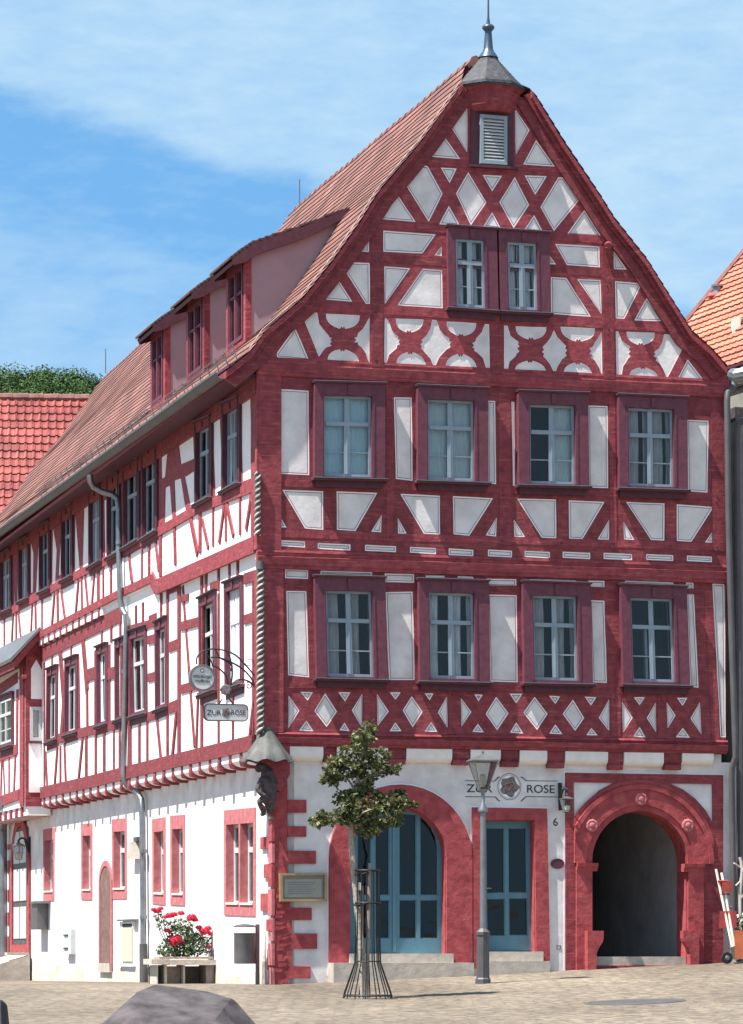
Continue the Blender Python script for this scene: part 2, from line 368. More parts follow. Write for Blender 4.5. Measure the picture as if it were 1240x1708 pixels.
def part(parent, name, mbf, **k):
    mb = MB(); mbf(mb); return mb.build(name, parent, **k)

# ------------------------------------------------------------------ ground
def axis(lo, hi, fine_lo, fine_hi, step, grow=1.35):
    a = []; x = fine_lo
    while x < fine_hi: a.append(x); x += step
    st = step
    while x < hi: a.append(x); st *= grow; x += st
    a.append(hi); st = step; x = fine_lo
    while x > lo: st *= grow; x -= st; a.insert(0, max(x, lo))
    return a
mb = MB(); tx_ = axis(-900, 900, -26, 16, .9); sx_ = axis(-900, 2500, -46, 30, 1.0)
vs_ = [C0 + DF*t + DS*s_ + Vector((0, 0, 0)) for s_ in sx_ for t in tx_]
vs_ = [Vector((v.x, v.y, gz(v))) for v in vs_]; n = len(tx_)
mb.add(vs_, [(i*n+k, i*n+k+1, (i+1)*n+k+1, (i+1)*n+k) for i in range(len(sx_)-1) for k in range(n-1)], mat('square paving', (.185, .16, .132), .9))
g = mb.build('ground', smooth=True); tagit(g, kind='structure')
def paving(m):
    n = m.node_tree.nodes; l = m.node_tree.links; b = n['Principled BSDF']
    t = n.new('ShaderNodeTexCoord')
    def nz_(sc, det, x0, x1, c0, c1, scale=(1, 1, 1)):
        mp_ = n.new('ShaderNodeMapping'); mp_.inputs['Scale'].default_value = scale; l.new(t.outputs['Object'], mp_.inputs[0])
        q = n.new('ShaderNodeTexNoise'); q.inputs['Scale'].default_value = sc; q.inputs['Detail'].default_value = det; l.new(mp_.outputs[0], q.inputs['Vector'])
        r = n.new('ShaderNodeValToRGB'); r.color_ramp.elements[0].position = x0; r.color_ramp.elements[1].position = x1
        r.color_ramp.elements[0].color = (*c0, 1); r.color_ramp.elements[1].color = (*c1, 1); l.new(q.outputs[0], r.inputs[0]); return q, r
    q1, r1 = nz_(.35, 9, .36, .66, (.155, .125, .095), (.255, .214, .165), (1, .35, 1))
    q2, r2 = nz_(7, 6, .40, .62, (.60, .60, .62), (1.12, 1.09, 1.04))
    q3, r3 = nz_(.9, 4, .60, .70, (1, 1, 1), (.66, .64, .64), (.7, .22, 1))
    mu = n.new('ShaderNodeMixRGB'); mu.blend_type = 'MULTIPLY'; mu.inputs[0].default_value = 1; l.new(r1.outputs[0], mu.inputs[1]); l.new(r2.outputs[0], mu.inputs[2])
    mu2 = n.new('ShaderNodeMixRGB'); mu2.blend_type = 'MULTIPLY'; mu2.inputs[0].default_value = 1; l.new(mu.outputs[0], mu2.inputs[1]); l.new(r3.outputs[0], mu2.inputs[2])
    vo = n.new('ShaderNodeTexVoronoi'); vo.feature = 'DISTANCE_TO_EDGE'; vo.inputs['Scale'].default_value = 5.5; vo.inputs['Randomness'].default_value = .55; l.new(t.outputs['Object'], vo.inputs['Vector'])
    rv = n.new('ShaderNodeValToRGB'); rv.color_ramp.elements[0].position = .0; rv.color_ramp.elements[1].position = .10
    rv.color_ramp.elements[0].color = (.72, .69, .66, 1); rv.color_ramp.elements[1].color = (1, 1, 1, 1); l.new(vo.outputs[0], rv.inputs[0])
    mu3 = n.new('ShaderNodeMixRGB'); mu3.blend_type = 'MULTIPLY'; mu3.inputs[0].default_value = 1; l.new(mu2.outputs[0], mu3.inputs[1]); l.new(rv.outputs[0], mu3.inputs[2])
    l.new(mu3.outputs[0], b.inputs['Base Color'])
    bp = n.new('ShaderNodeBump'); bp.inputs['Strength'].default_value = .6; bp.inputs['Distance'].default_value = .012; l.new(rv.outputs[0], bp.inputs['Height']); l.new(bp.outputs[0], b.inputs['Normal'])
paving(bpy.data.materials['square paving'])

# ------------------------------------------------------------------ the timber framed house
D1F, D2F, D3F = .12, .17, .21        # how far each storey of the gable front oversails the ground floor
D1S, D2S = .22, .27                  # the same on the long side
TR = FR.uv(1213, 700, D2F)[0]
Z1, Z2, Z3 = 3.40, 6.06, 8.78
LEN = 28.0
house = thing('timber_framed_house', 'tall red and white half-timbered house with gable front and slate capped peak, the largest building', 'house', tuple(C0))

M['curtainc'] = mat_curtain('grey net curtain', (.36, .37, .38), .7)
M['curtaind'] = mat_curtain('cyan blind', (.42, .62, .70), .3)
def window(quad, glass, sash='sash', proj=.13, trim='trim', curtain='curtain', dark=(), bars='cross', sill=.05, capw=.03, depth=.5, gd=.02, parent=None, name='window', opening=None):
    """a surround box standing proud of the wall, with cap, sill, sash, glass and curtain as its own parts"""
    Q = quad; gx0, gx1, gy0, gy1 = glass
    w_ = MB(); W, H = Q.W, Q.H
    w_.qbox(Q, 0, gx0, 0, H, -.12, proj, trim); w_.qbox(Q, gx1, W, 0, H, -.12, proj, trim)
    w_.qbox(Q, gx0, gx1, gy1, H, -.12, proj-.004, trim); w_.qbox(Q, gx0, gx1, 0, gy0, -.12, proj-.004, trim)
    # inner stepped fillet and keystone
    e = .022
    w_.qbox(Q, gx0-e*1.6, gx0-e*.6, gy0, gy1+e, proj, proj+.008, trim); w_.qbox(Q, gx1+e*.6, gx1+e*1.6, gy0, gy1+e, proj, proj+.008, trim)
    if H > 1.1: w_.qbox(Q, W/2-.035, W/2+.035, gy1+.01, H-.02, proj, proj+.016, trim)
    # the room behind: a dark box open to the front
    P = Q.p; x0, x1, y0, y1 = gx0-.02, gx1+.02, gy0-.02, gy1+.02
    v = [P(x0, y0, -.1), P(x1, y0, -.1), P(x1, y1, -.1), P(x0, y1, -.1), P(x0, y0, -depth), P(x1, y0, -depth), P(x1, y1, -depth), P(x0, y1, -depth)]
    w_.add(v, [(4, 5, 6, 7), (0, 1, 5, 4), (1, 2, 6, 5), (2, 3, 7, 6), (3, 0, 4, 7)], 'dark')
    o = w_.build(name, parent or house)
    part(o, 'window_cap', lambda b: (b.qbox(Q, -.015, W+.015, H, H+capw, -.02, proj+.035, trim), b.qbox(Q, -.02, W+.02, H+capw, H+capw+.008, -.02, proj+.045, 'zinc')))
    part(o, 'window_sill', lambda b: (b.qbox(Q, -.03, W+.03, -sill, 0, -.02, proj+.04, 'trimdark'), b.qbox(Q, -.03, W+.03, 0, .01, -.02, proj+.06, 'zinc'), b.qbox(Q, .02, W-.02, -sill-.09, -sill, -.01, proj*.55, 'trimdark')))
    s_ = MB(); f = .035; d0, d1 = gd, gd+.035; gw = gx1-gx0; gh = gy1-gy0; cx = (gx0+gx1)/2; ty = gy0+gh*.655
    s_.qbox(Q, gx0, gx0+f, gy0, gy1, d0, d1, sash); s_.qbox(Q, gx1-f, gx1, gy0, gy1, d0, d1, sash)
    s_.qbox(Q, gx0+f, gx1-f, gy0, gy0+f*1.3, d0, d1-.002, sash); s_.qbox(Q, gx0+f, gx1-f, gy1-f, gy1, d0, d1-.002, sash)
    if bars == 'cross':
        s_.qbox(Q, gx0+f, gx1-f, ty-.028, ty+.03, d0, d1+.012, sash)
        s_.qbox(Q, cx-.042, cx+.042, gy0+f*1.3, ty-.028, d0, d1+.006, sash); s_.qbox(Q, cx-.036, cx+.036, ty+.03, gy1-f, d0, d1+.006, sash)
        s_.qbox(Q, cx-.008, cx+.008, gy0+f*1.3, ty-.028, d1+.006, d1+.014, sash)
        ym = gy0+(ty-gy0)*.47; s_.qbox(Q, gx0+f, cx-.042, ym-.009, ym+.009, d0, d1-.01, sash); s_.qbox(Q, cx+.042, gx1-f, ym-.009, ym+.009, d0, d1-.01, sash)
    elif bars == 'mid': s_.qbox(Q, cx-.012, cx+.012, gy0+f, gy1-f, d0, d1, sash)
    elif bars == 'tee':
        s_.qbox(Q, gx0+f, gx1-f, ty-.03, ty+.03, d0, d1+.01, sash); s_.qbox(Q, cx-.03, cx+.03, gy0+f, gy1-f, d0, d1+.002, sash)
    if opening:    # a casement standing ajar, turned on its side edge
        s_.qbox(Q, cx-.09, cx-.05, gy0+.03, ty-.03, d0-.10, d1-.05, sash)
    s_.build('sash', o)
    part(o, 'glass_pane', lambda b: b.qbox(Q, gx0+f*.5, gx1-f*.5, gy0+f*.5, gy1-f*.5, gd+.012, gd+.016, 'glass'))
    if curtain:
        c_ = MB()
        spans = [(gx0, cx), (cx, gx1)]
        for i, (a, b) in enumerate(spans):
            if i in dark: continue
            if curtain in ('curtainb', 'curtaind'): segs = [(a, b)]
            else:   # gathered to the outer sides, a dark slit beside the mullion
                wd = (b-a); segs = [(a, a+wd*random.uniform(.5, .72))] if i == 0 else [(a+wd*.04, a+wd*random.uniform(.5, .76))]
                if random.random() < .35: segs.append((b-wd*.22, b-.02*wd))
            for a_, b_ in segs:
                k = max(4, int((b_-a_)/.018)); rows = [gy0, gy0+gh*.3, gy0+gh*.66, gy1]
                vv = []
                for r_, y in enumerate(rows):
                    for j in range(k+1):
                        x = a_+(b_-a_)*j/k; vv.append(Q.p(x+.006*math.sin(r_*1.7+j), y, -.045+.016*math.sin(j*1.25+r_*.35+i)*(0.25 if curtain in ('curtainb', 'curtaind') else 1)))
                c_.add(vv, [(r_*(k+1)+j, r_*(k+1)+j+1, (r_+1)*(k+1)+j+1, (r_+1)*(k+1)+j) for r_ in range(3) for j in range(k)], curtain)
        if c_.v: c_.build('curtain', o, smooth=True)
    return o
def wq(cap, sill, d, pl=FR): # cap, sill: ((u,v) left, (u,v) right)
    return Quad(pl, cap[0], cap[1], sill[0], sill[1], d)
def gl(Q, u0, u1, vt, vb, d, pl=FR):
    """glass rectangle in metres inside quad Q, from photo columns/rows"""
    if pl is SD: u0, u1 = u0, u1
    um = (u0+u1)/2; vm = (vt+vb)/2
    def inv(u, v):
        q = Vector(pl.uv(u, v, d)); lo = None
        a, b = Q.W/2, Q.H/2
        for _ in range(8):
            e = q-Q.ab(a, b); da = (Q.c[1]-Q.c[0])/Q.W; a += e.dot(da)/da.dot(da); b += e.y
        return a, b
    return inv(u0, vm)[0], inv(u1, vm)[0], inv(um, vb)[1], inv(um, vt)[1]

front_windows = [  # storey d, cap l/r, sill l/r, glass u0,u1,vt,vb, curtain, dark halves
 (D2F, (521.5, 640), (639, 643), (521.5, 799), (639, 802), (537, 617, 662, 797), 'curtaind', ()),
 (D2F, (693, 646), (810, 651), (693.5, 804), (811, 808), (710, 788, 669, 803), 'curtainb', ()),
 (D2F, (861, 655), (977, 659), (862, 811), (979, 814), (880, 956, 677, 809), 'curtainb', (0,)),
 (D2F, (1028, 661), (1142, 666), (1029.5, 816), (1143, 820), (1044.6, 1120, 683, 813), 'curtainc', ()),
 (D1F, (521, 963), (639, 966), (525.5, 1133), (643.5, 1136), (541.5, 619, 987, 1130), 'curtainc', ()),
 (D1F, (694.5, 968), (811.5, 971.5), (697, 1138), (814, 1140.5), (713, 788, 990, 1133), 'curtain', ()),
 (D1F, (868, 972), (981, 976), (871, 1141), (985, 1143), (886.5, 960, 995, 1136), 'curtainc', ()),
 (D1F, (1031, 977), (1141, 981), (1036, 1143), (1147, 1145.5), (1049.5, 1121, 999, 1138.5), None, ()),
 (D3F, (744, 379), (826, 385), (746, 515), (829, 521), (758, 806, 401, 514), 'curtain', ()),
 (D3F, (829, 385.3), (914, 391), (832, 521.3), (916, 525), (845, 893, 406, 518), 'curtain', ()),
]
holes = {D1F: [], D2F: [], D3F: []}
for wd in front_windows:
    d, cl, cr, sl, sr, g_, cur, dk = wd
    Q = wq((cl, cr), (sl, sr), d); gg = gl(Q, *g_, d)
    holes[d].append(Q.sub(gg[0]-.01, gg[1]+.01, gg[2]-.01, gg[3]+.01))
    window(Q, gg, curtain=cur, dark=dk, opening=(cur is None), capw=.02, sill=.03, proj=.13 if d != D3F else .09)

# plaster infill panels of the gable front, traced corner by corner
def Dsh(p0, p1, ap, n=12, notch=1):
    o_ = []; m_ = ((p0[0]+p1[0])/2, (p0[1]+p1[1])/2); h = ((p1[0]-p0[0])/2, (p1[1]-p0[1])/2); k = (ap[0]-m_[0], ap[1]-m_[1])
    for i in range(n+1):
        a = math.pi*i/n; q = (m_[0]-math.cos(a)*h[0]+math.sin(a)**.8*k[0], m_[1]-math.cos(a)*h[1]+math.sin(a)**.8*k[1])
        o_.append(q)
    if notch:
        mid = n//2; q = o_[mid]; s_ = .17
        o_[mid] = (q[0], q[1]-k[1]*.02)
        o_[mid-1:mid] = [(q[0]-4.5, q[1]+k[1]*.03), (q[0]-2.2, q[1]-k[1]*s_)]
        j = mid+2; o_[j:j+1] = [(q[0]+2.2, q[1]-k[1]*s_), (q[0]+4.5, q[1]+k[1]*.03)]
    return o_
gable_panels = [
 [(779.7,173.5),(750,208),(779.7,254.8)], [(738.7,223.2),(709.7,260.6),(768.4,265.2)], [(859,180.6),(883.9,216.8),(860.6,258)],
 [(894.5,232.9),(872.6,274.2),(926.5,278)], [(700,275),(713.5,276.5),(738.7,322.6),(715.2,370.3),(675.8,307)], [(734.8,279),(762.3,280.6),(750.3,305.8)],
 [(781.3,286.5),(811.9,337),(785.5,375.8),(760.6,322.6)], [(804.8,291.3),(838,292.9),(821.3,319.4)], [(859,294.5),(883.2,341.3),(857,380.6),(832.9,337)],
 [(874.8,292),(912.9,293.5),(892.9,325.2)], [(931.6,295),(940.3,295.8),(966,333.9),(924.2,385.5),(901.6,345.2)], [(662.3,322.6),(631.6,365.2),(694.2,370.3)],
 [(749,342.6),(732.3,374.2),(767.7,375.8)], [(821.3,353.2),(805.8,378),(836.5,381.6)], [(891.3,358),(874.2,383.9),(906.5,387)], [(975.2,349.4),(945.2,391.3),(1004,395)],
 [(615.8,385.2),(615.8,420.3),(589.4,419)], [(639.4,384.2),(727.4,390.6),(704.8,422.9),(639.4,419.7)], [(737,410),(737,427),(724.2,426)],
 [(574.8,436.8),(616.8,438.4),(617.4,506.8),(610.3,506.8),(570,442.3)], [(641,443.9),(685.2,447),(641.9,507.7)], [(705.5,447.7),(737.7,450.3),(738.7,514.2),(662.6,509.4)],
 [(559.7,457.7),(529.7,498.7),(588.4,503.5)],
 [(512,522),(529.7,521.3),(533,540.6),(542,552),(549,560),(549.5,563),(553.9,563.2),(551,567),(553.9,570),(550,573),(553.9,577),(545,579),(539.4,584.6),(532,595.5),(504.5,527.7)],
 [(616.8,527.7),(616.5,606),(612,598),(610.3,589),(603,579),(597,575),(597,571),(591,571.3),(594,567),(591,563),(596,562),(597,556),(605,549),(610.3,540)],
 Dsh((543.5,523),(600.6,526),(571.6,548)), Dsh((546.5,603),(599.7,606),(571.6,583)), [(492.6,546.5),(515.8,601),(462,596.5),(462,588.4)],
 [(641.9,529.4),(648.4,534.2),(653.9,550.3),(660,558),(665,561),(664,565),(668.4,566),(665,570),(668,574),(663,576),(662,581),(649,592),(644.2,609),(641,608.4)],
 Dsh((660.3,531),(707,532.6),(682,554)), Dsh((661,611),(711,613),(684.5,587.4)),
 [(721,533),(729,534),(733,548),(742,559),(750,564),(749,568),(754,570),(750,574),(752,579),(745,583),(733,596),(724.8,614.8),(718,598),(706,585),(702,581),(704,577),(700.6,574.5),(705,571),(703,567),(711,560),(718,548)],
 Dsh((745,536),(795,539),(769,560)), Dsh((743,618),(796.5,619.7),(768.4,590.6)),
 [(808.7,540.6),(816,540.6),(817.4,618),(812,618),(805.5,597),(796,588),(791,585),(792,581),(787.7,580),(791,576),(787.7,572),(793,570),(794,565),(803.9,553.5)],
 [(841,543),(847,543),(852,560),(861,567),(866,570),(864,574),(867.4,577),(863,581),(867,586),(862,590),(861,594),(850.5,603),(846.4,621.9),(841.3,621.9)],
 Dsh((860,544),(912,545.6),(886,566)), Dsh((858,622.5),(911.5,623.5),(884.4,602)),
 [(924.3,549.7),(930,562),(941,573),(945,577),(943,581),(947,584),(943,588),(946,593),(938,599),(930,612),(926,626),(918,608),(910,598),(906,594),(908,590),(904,587),(908,583),(905,579),(912,572),(919,562)],
 Dsh((935,544.6),(992.8,547.3),(965,569)), Dsh((940,626),(988.4,628.3),(964,605)),
 [(1004,551.4),(1005.2,626),(1003,624),(999.5,613),(992,601),(986,597),(988,592),(983.3,590),(987,586),(983.3,581),(989,578),(992,572),(999,562)],
 [(1027.3,552.4),(1031.7,552.4),(1036.8,566.6),(1045,574),(1052,578),(1049,582),(1053,586),(1049,589),(1053,594),(1048,598),(1045,604),(1040,610.7),(1036.8,630),(1029,629.3)],
 Dsh((1045.3,553),(1092.7,554.8),(1069,575)), Dsh((1049.7,631),(1099.5,633.7),(1073,613)),
 [(1108,557),(1123,558.8),(1139.4,580.9),(1113,632),(1107,617),(1101,607),(1094,601),(1096,597),(1090,594),(1094,591),(1091,587),(1099,582),(1104.6,571.7)],
 [(1147.6,598.8),(1174.7,634.4),(1174.7,637.8),(1129.3,633.7)],
 [(925.7,406.4),(1000,410.8),(1001,445.7),(946,442.3)], [(917,425.4),(928.4,441.3),(916.5,440.6)], [(919,461.6),(945.3,463.3),(987,528.4),(919.5,523.6)],
 [(962.3,465),(1002.2,466.7),(1003.6,524.3)], [(1024,418.3),(1046.3,449.8),(1024,448.8)], [(1026,468.4),(1064.6,471.8),(1068.3,479.2),(1041.9,531.7),(1027.3,531)],
 [(1079,496.2),(1107.3,536),(1058,534.5)]]
def rect(a, b, c, d): return [(a, b), (c, b+(c-a)*.03), (c, d+(c-a)*.015), (a, d-(c-a)*.015)]
f2_panels = [
 [(460.3,648.4),(515,651.6),(516,792.6),(461.3,790.3)], [(657,662.3),(687,663),(688.7,802.3),(660.3,799)], [(813,668),(826.5,668.5),(828,808),(814,806)],
 [(853,669.5),(858.5,670.5),(859.5,811.7),(855.6,810)], [(981,676),(1014,677.2),(1014.8,814.4),(982.5,813.4)], [(1146.5,700),(1182.5,701.6),(1180.8,822),(1148,819.5)],
 [(470.6,816.8),(539.4,819.4),(539.4,883.9),(508.7,881.6)], [(561.3,819.4),(629.7,822),(593.2,886),(562,883.9)], [(461.3,851.6),(479,880.6),(462,879)],
 [(637,858),(636,888),(619,887)], [(663.5,863),(679,890.3),(664,890.3)], [(667.4,823.5),(733.9,826.8),(734.5,892),(707,890.3)],
 [(755.5,827.4),(823,831),(783,894),(756.5,891.3)], [(829,862.5),(828,895.4),(810,893)], [(857.3,866),(877,895.7),(858,895.7)],
 [(862.3,831.4),(927.7,833),(928.4,898),(903.7,897)], [(948.7,834.4),(1009,837),(971.8,899.8),(949.7,898.8)], [(1016.5,866),(1016.5,900.5),(996.8,899.8)],
 [(1040,869),(1059.5,900.8),(1041,899.8)], [(1044,837),(1109,839.5),(1108.6,902),(1086,900.8)], [(1129,841),(1191,845.6),(1153.7,904),(1129.3,902.5)],
 [(1197,875.4),(1196,905.6),(1175.7,904.9)]] + [
 [(a,b),(c,e),(c,f),(a,g2)] for a,b,c,e,f,g2 in ((450,900,509,903,913.5,910),(530,905.5,585,908,918.5,915.5),(609,908.5,661,911,921.5,919),(684,912,727.4,914,924.5,922),(748.4,914.5,790,917,928,926),
  (814,916.5,854.5,918.5,930,928),(875,918.5,917.6,920.5,931.5,929),(938.6,920,985,922,933,930.5),(1007,922,1054.8,924,934.5,932.5),(1078,924,1123.5,926,936,934),(1146,926.5,1188,928.5,938,936))]
f1_panels = [
 [(475.5,949),(514,950),(514,966),(475.5,964.5)], [(534.5,952),(621,954),(621,961.5),(534.5,960)], [(641.6,956.5),(691,957.5),(691,972.5),(641.6,971)], [(710,959.7),(742,960.5),(742,966),(710,965.2)],
 [(763.5,961),(790,962),(790,968),(763.5,967.5)], [(811.5,965),(861.7,966),(861.7,979),(812,977.6)], [(884,965.7),(962,968),(962,972),(884,970.5)], [(981.6,968.4),(1008.7,969),(1008.7,983),(981.6,982)],
 [(1042.6,968.4),(1123.9,971.5),(1123.9,977),(1042.6,975)],
 [(477.4,985.5),(511.3,986),(515.8,1130),(480.6,1126.5)], [(643,987.7),(688.7,986.8),(692,1134.5),(649,1134.5)], [(814,991.6),(862.3,992.8),(864,1138.5),(818,1137)],
 [(984,1001),(1008.7,1002),(1013,1139.5),(989,1138.5)], [(1144.5,971.5),(1157,971.5),(1166,1147.6),(1151.5,1146)], [(1188.6,973.5),(1209,974.5),(1211,1230),(1202,1230)],
 [(481.3,1159.7),(500,1185),(480.6,1215.8)], [(500.6,1153.9),(522.6,1154.5),(513,1169)], [(542.6,1156),(562.6,1187),(544.8,1213),(524,1186)], [(511.3,1201.6),(524,1220),(498.4,1219)],
 [(564,1154.5),(585,1154.8),(575.8,1171)], [(574.8,1204.8),(584,1220),(566,1218.4)], [(604.8,1156.5),(603.9,1214),(586.8,1185)], [(628.7,1157),(649,1186.8),(629.7,1212)],
 [(650,1154.8),(669,1154.8),(660,1167.7)], [(659.7,1204.5),(670.6,1220),(649.7,1220)], [(687,1161),(705.5,1187),(688.7,1214),(671.6,1185)], [(708,1156.5),(724,1156.5),(716.8,1169)],
 [(719.4,1203.9),(730.6,1221),(707.7,1220.6)], [(745.8,1161),(746.8,1215),(730.3,1188.4)], [(769,1164),(786.8,1187.7),(770,1212.6)], [(791,1158),(806,1158.7),(798.4,1170.6)],
 [(797.4,1207),(808,1222),(787.7,1221)], [(827.8,1162),(848.8,1190),(829.5,1218.8),(810,1191)], [(849.8,1157),(872.5,1157),(861.3,1174)], [(861.3,1204.6),(874.2,1223.9),(850.5,1222.5)],
 [(892,1162),(914,1191),(896,1218),(873,1189)], [(915.5,1160.5),(935,1161.5),(926.7,1175)], [(926.7,1208),(939,1225),(916,1224)], [(956,1166.6),(975,1197.8),(959.6,1219.8),(938.6,1191)],
 [(975,1162),(995.5,1163),(986,1177.5)], [(986.7,1214),(997.8,1227),(978,1226.6)], [(1016.5,1165.6),(1016.5,1219.8),(998.9,1197.8)], [(1037.5,1169.7),(1056,1196.8),(1039.5,1223)],
 [(1057,1163),(1076.4,1163),(1067.3,1176.8)], [(1067.3,1212),(1077.5,1230.6),(1056.5,1229)], [(1094.4,1171.4),(1095,1222.5),(1079,1197.8)], [(1112,1170.7),(1127.6,1193.4),(1114,1215.4)],
 [(1129,1164),(1147.6,1164),(1139,1178)], [(1139.4,1213.7),(1152,1231),(1127.3,1230)], [(1168,1170.7),(1170.6,1226),(1152,1198.5)]]
gable_out = FR.poly([(1213,628),(1182,588),(1150,557),(1122,512),(1075,438),(1020,367),(1000,332),(880,162),(778,158),(742,205),(712,245),(676,290),(640,332),(608,382),(566,440),(515,504),(485,535),(455,570),(436,596),(424,622)], D3F)
gable_out = [(TR, Z3)]+gable_out+[(-D2S, Z3)]
storeys = [(D3F, gable_out, gable_panels), (D2F, [(-D2S, Z2), (TR, Z2), (TR, Z3), (-D2S, Z3)], f2_panels), (D1F, [(-D1S, Z1), (TR, Z1), (TR, Z2), (-D1S, Z2)], f1_panels)]
for d, outl, pans in storeys:
    P_ = [FR.poly(p, d) for p in pans]
    pm = MB(); pm.slab(FR, outl, holes[d], d-.18, d, 'plaster')
    for p in P_:
        big = abs(area2(p)) > .05
        pm.ring(FR, p, -.004, .020 if len(p) < 8 else .010, d, d+.002, 'rim')
        if len(p) < 8: pm.ring(FR, p, .021, .029, d, d+.003, 'line')
    pm.build('plaster_infill', house)
    tm = MB(); tm.slab(FR, outl, P_+holes[d], d+.0005, d+.010, 'timber', rough_edge=.003)
    tm.build('timber_frame', house)

# projecting beams, posts and rails worked over the frame of the front
def fbeam(b, p, q, wd, d0, d1, mm='timber', base=D1F): b.beam(FR, FR.uv(*p, base), FR.uv(*q, base), wd, d0, d1, mm)
def prof_ext(b, pl, a0, a1, prof, mm):   # prof: (z,d) loop, extruded along the wall
    n_ = len(prof); vs_ = [pl.pt(a0, z, d) for z, d in prof]+[pl.pt(a1, z, d) for z, d in prof]
    b.add(vs_, [(i, (i+1) % n_, (i+1) % n_+n_, i+n_) for i in range(n_)]+[tuple(range(n_)), tuple(range(2*n_-1, n_-1, -1))], mm)
def cornice(b):
    for zt, zb, base, tl_, pr in ((Z3+.14, Z3-.12, D2F, -D2S, .055), (Z2+.13, Z2-.14, D1F, -D2S, .085), (Z1+.20, Z1+.0, 0, -D1S, .17)):
        h = zt-zb
        prof_ext(b, FR, tl_-.02, TR+.02, [(zb, base-.02), (zb, base+pr*.75), (zb+h*.18, base+pr*.82), (zb+h*.22, base+pr), (zb+h*.62, base+pr+.012), (zb+h*.66, base+pr*.8), (zb+h*.82, base+pr*.86), (zb+h*.86, base+pr*1.0), (zt, base+pr*.9), (zt, base-.02)], 'timber')
part(house, 'moulded_beam', cornice)
kb = random.Random(17)
def piece(name, p, q, wd, d, pr=None):
    pr = pr or kb.uniform(.013, .0175)
    a = Vector(FR.uv(*p, d)); c = Vector(FR.uv(*q, d)); n_ = 6; nn = Vector((-(c-a).y, (c-a).x)).normalized()
    top = [a.lerp(c, k/n_)+nn*(wd/2+kb.uniform(-.006, .006)) for k in range(n_+1)]; bot = [a.lerp(c, k/n_)-nn*(wd/2+kb.uniform(-.006, .006)) for k in range(n_+1)]
    part(house, name, lambda b: b.slab(FR, top+bot[::-1], [], d+.005, d+pr, 'timber'))
for u_, w_ in ((649, .11), (841, .18), (1021, .10), (1197, .20)): piece('post', (u_, 646+(u_-640)*.04), (u_+(2 if u_ > 640 else 0), 903+(u_-640)*.03), w_, D2F, .0182)
for u_ in (550, 745, 938.5, 1119): piece('post', (u_, 822+(u_-640)*.03), (u_, 884+(u_-640)*.03), .15, D2F, .0130)
piece('rail', (437, 805), (1210, 829), .095, D2F, .0157); piece('rail', (437, 889), (1210, 913), .10, D2F, .0143)
for u_, w_ in ((616, .17), (757.5, .17), (1027, .15), (1103.5, .12)): piece('post', (u_, 1148+(u_-640)*.01), (u_, 1224+(u_-640)*.01), w_, D1F, .0170)
piece('rail', (462, 975), (1180, 987), .085, D1F, .0150); piece('rail', (462, 1143), (1178, 1155), .075, D1F, .0190)
piece('post', (1182, 985), (1194, 1235), .13, D1F, .0165); piece('post', (526, 975), (527, 1140), .07, D1F, .0173)
piece('post', (628.5, 380), (629.5, 612), .17, D3F, .0190); piece('post', (1013.5, 412), (1016, 632), .17, D3F, .0186); piece('post', (829, 538), (829, 624), .17, D3F, .0172)
piece('rail', (612, 374), (1010, 400), .11, D3F, .0150); piece('rail', (584, 427), (1052, 458), .12, D3F, .0143); piece('rail', (520, 510), (1112, 547), .12, D3F, .0160); piece('rail', (690, 268.5), (940, 284), .08, D3F, .0150)
# draw pegs at the joints
def pegs(b):
    rr = random.Random(8)
    for d, L_ in ((D3F, [(628, v) for v in (380, 432, 436, 512, 520, 600)]+[(1014, v) for v in (460, 465, 538, 545, 628)]), (D2F, [(u_, v) for u_ in (649, 841, 1021, 1197) for v in (812, 820, 896)]+[(u_, v) for u_ in (550, 745, 938, 1119) for v in (812, 897)]), (D1F, [(u_, v) for u_ in (616, 757, 1027, 1103) for v in (1150, 1156, 1222)])):
        for u_, v in L_:
            a, z = FR.uv(u_+rr.uniform(-3, 3), v+(u_-640)*.03, d); b.lathe(FR.pt(a, z, d+.018), [(.013, 0), (.012, .008), (.004, .010)], 'trimdark', 7, ax=DF, ay=Vector((0, 0, 1)), az=NF)
part(house, 'wooden_pegs', pegs)
# corner post of the first floor and the rail under the windows
part(house, 'corner_post', lambda b: (b.pbox(FR, -D1S-.01, .10, Z1+.2, Z2-.14, D1F+.006, D1F+.045, 'timber'), b.pbox(FR, -D2S-.01, .06, Z2+.13, Z3-.12, D2F+.006, D2F+.03, 'timber'),
     b.pbox(SD, -D1F-.045, .12, Z1+.2, Z2-.14, D1S+.006, D1S+.04, 'timber'), b.pbox(SD, -D2F-.03, .16, Z2+.13, Z3+.05, D2S+.006, D2S+.03, 'timber')))
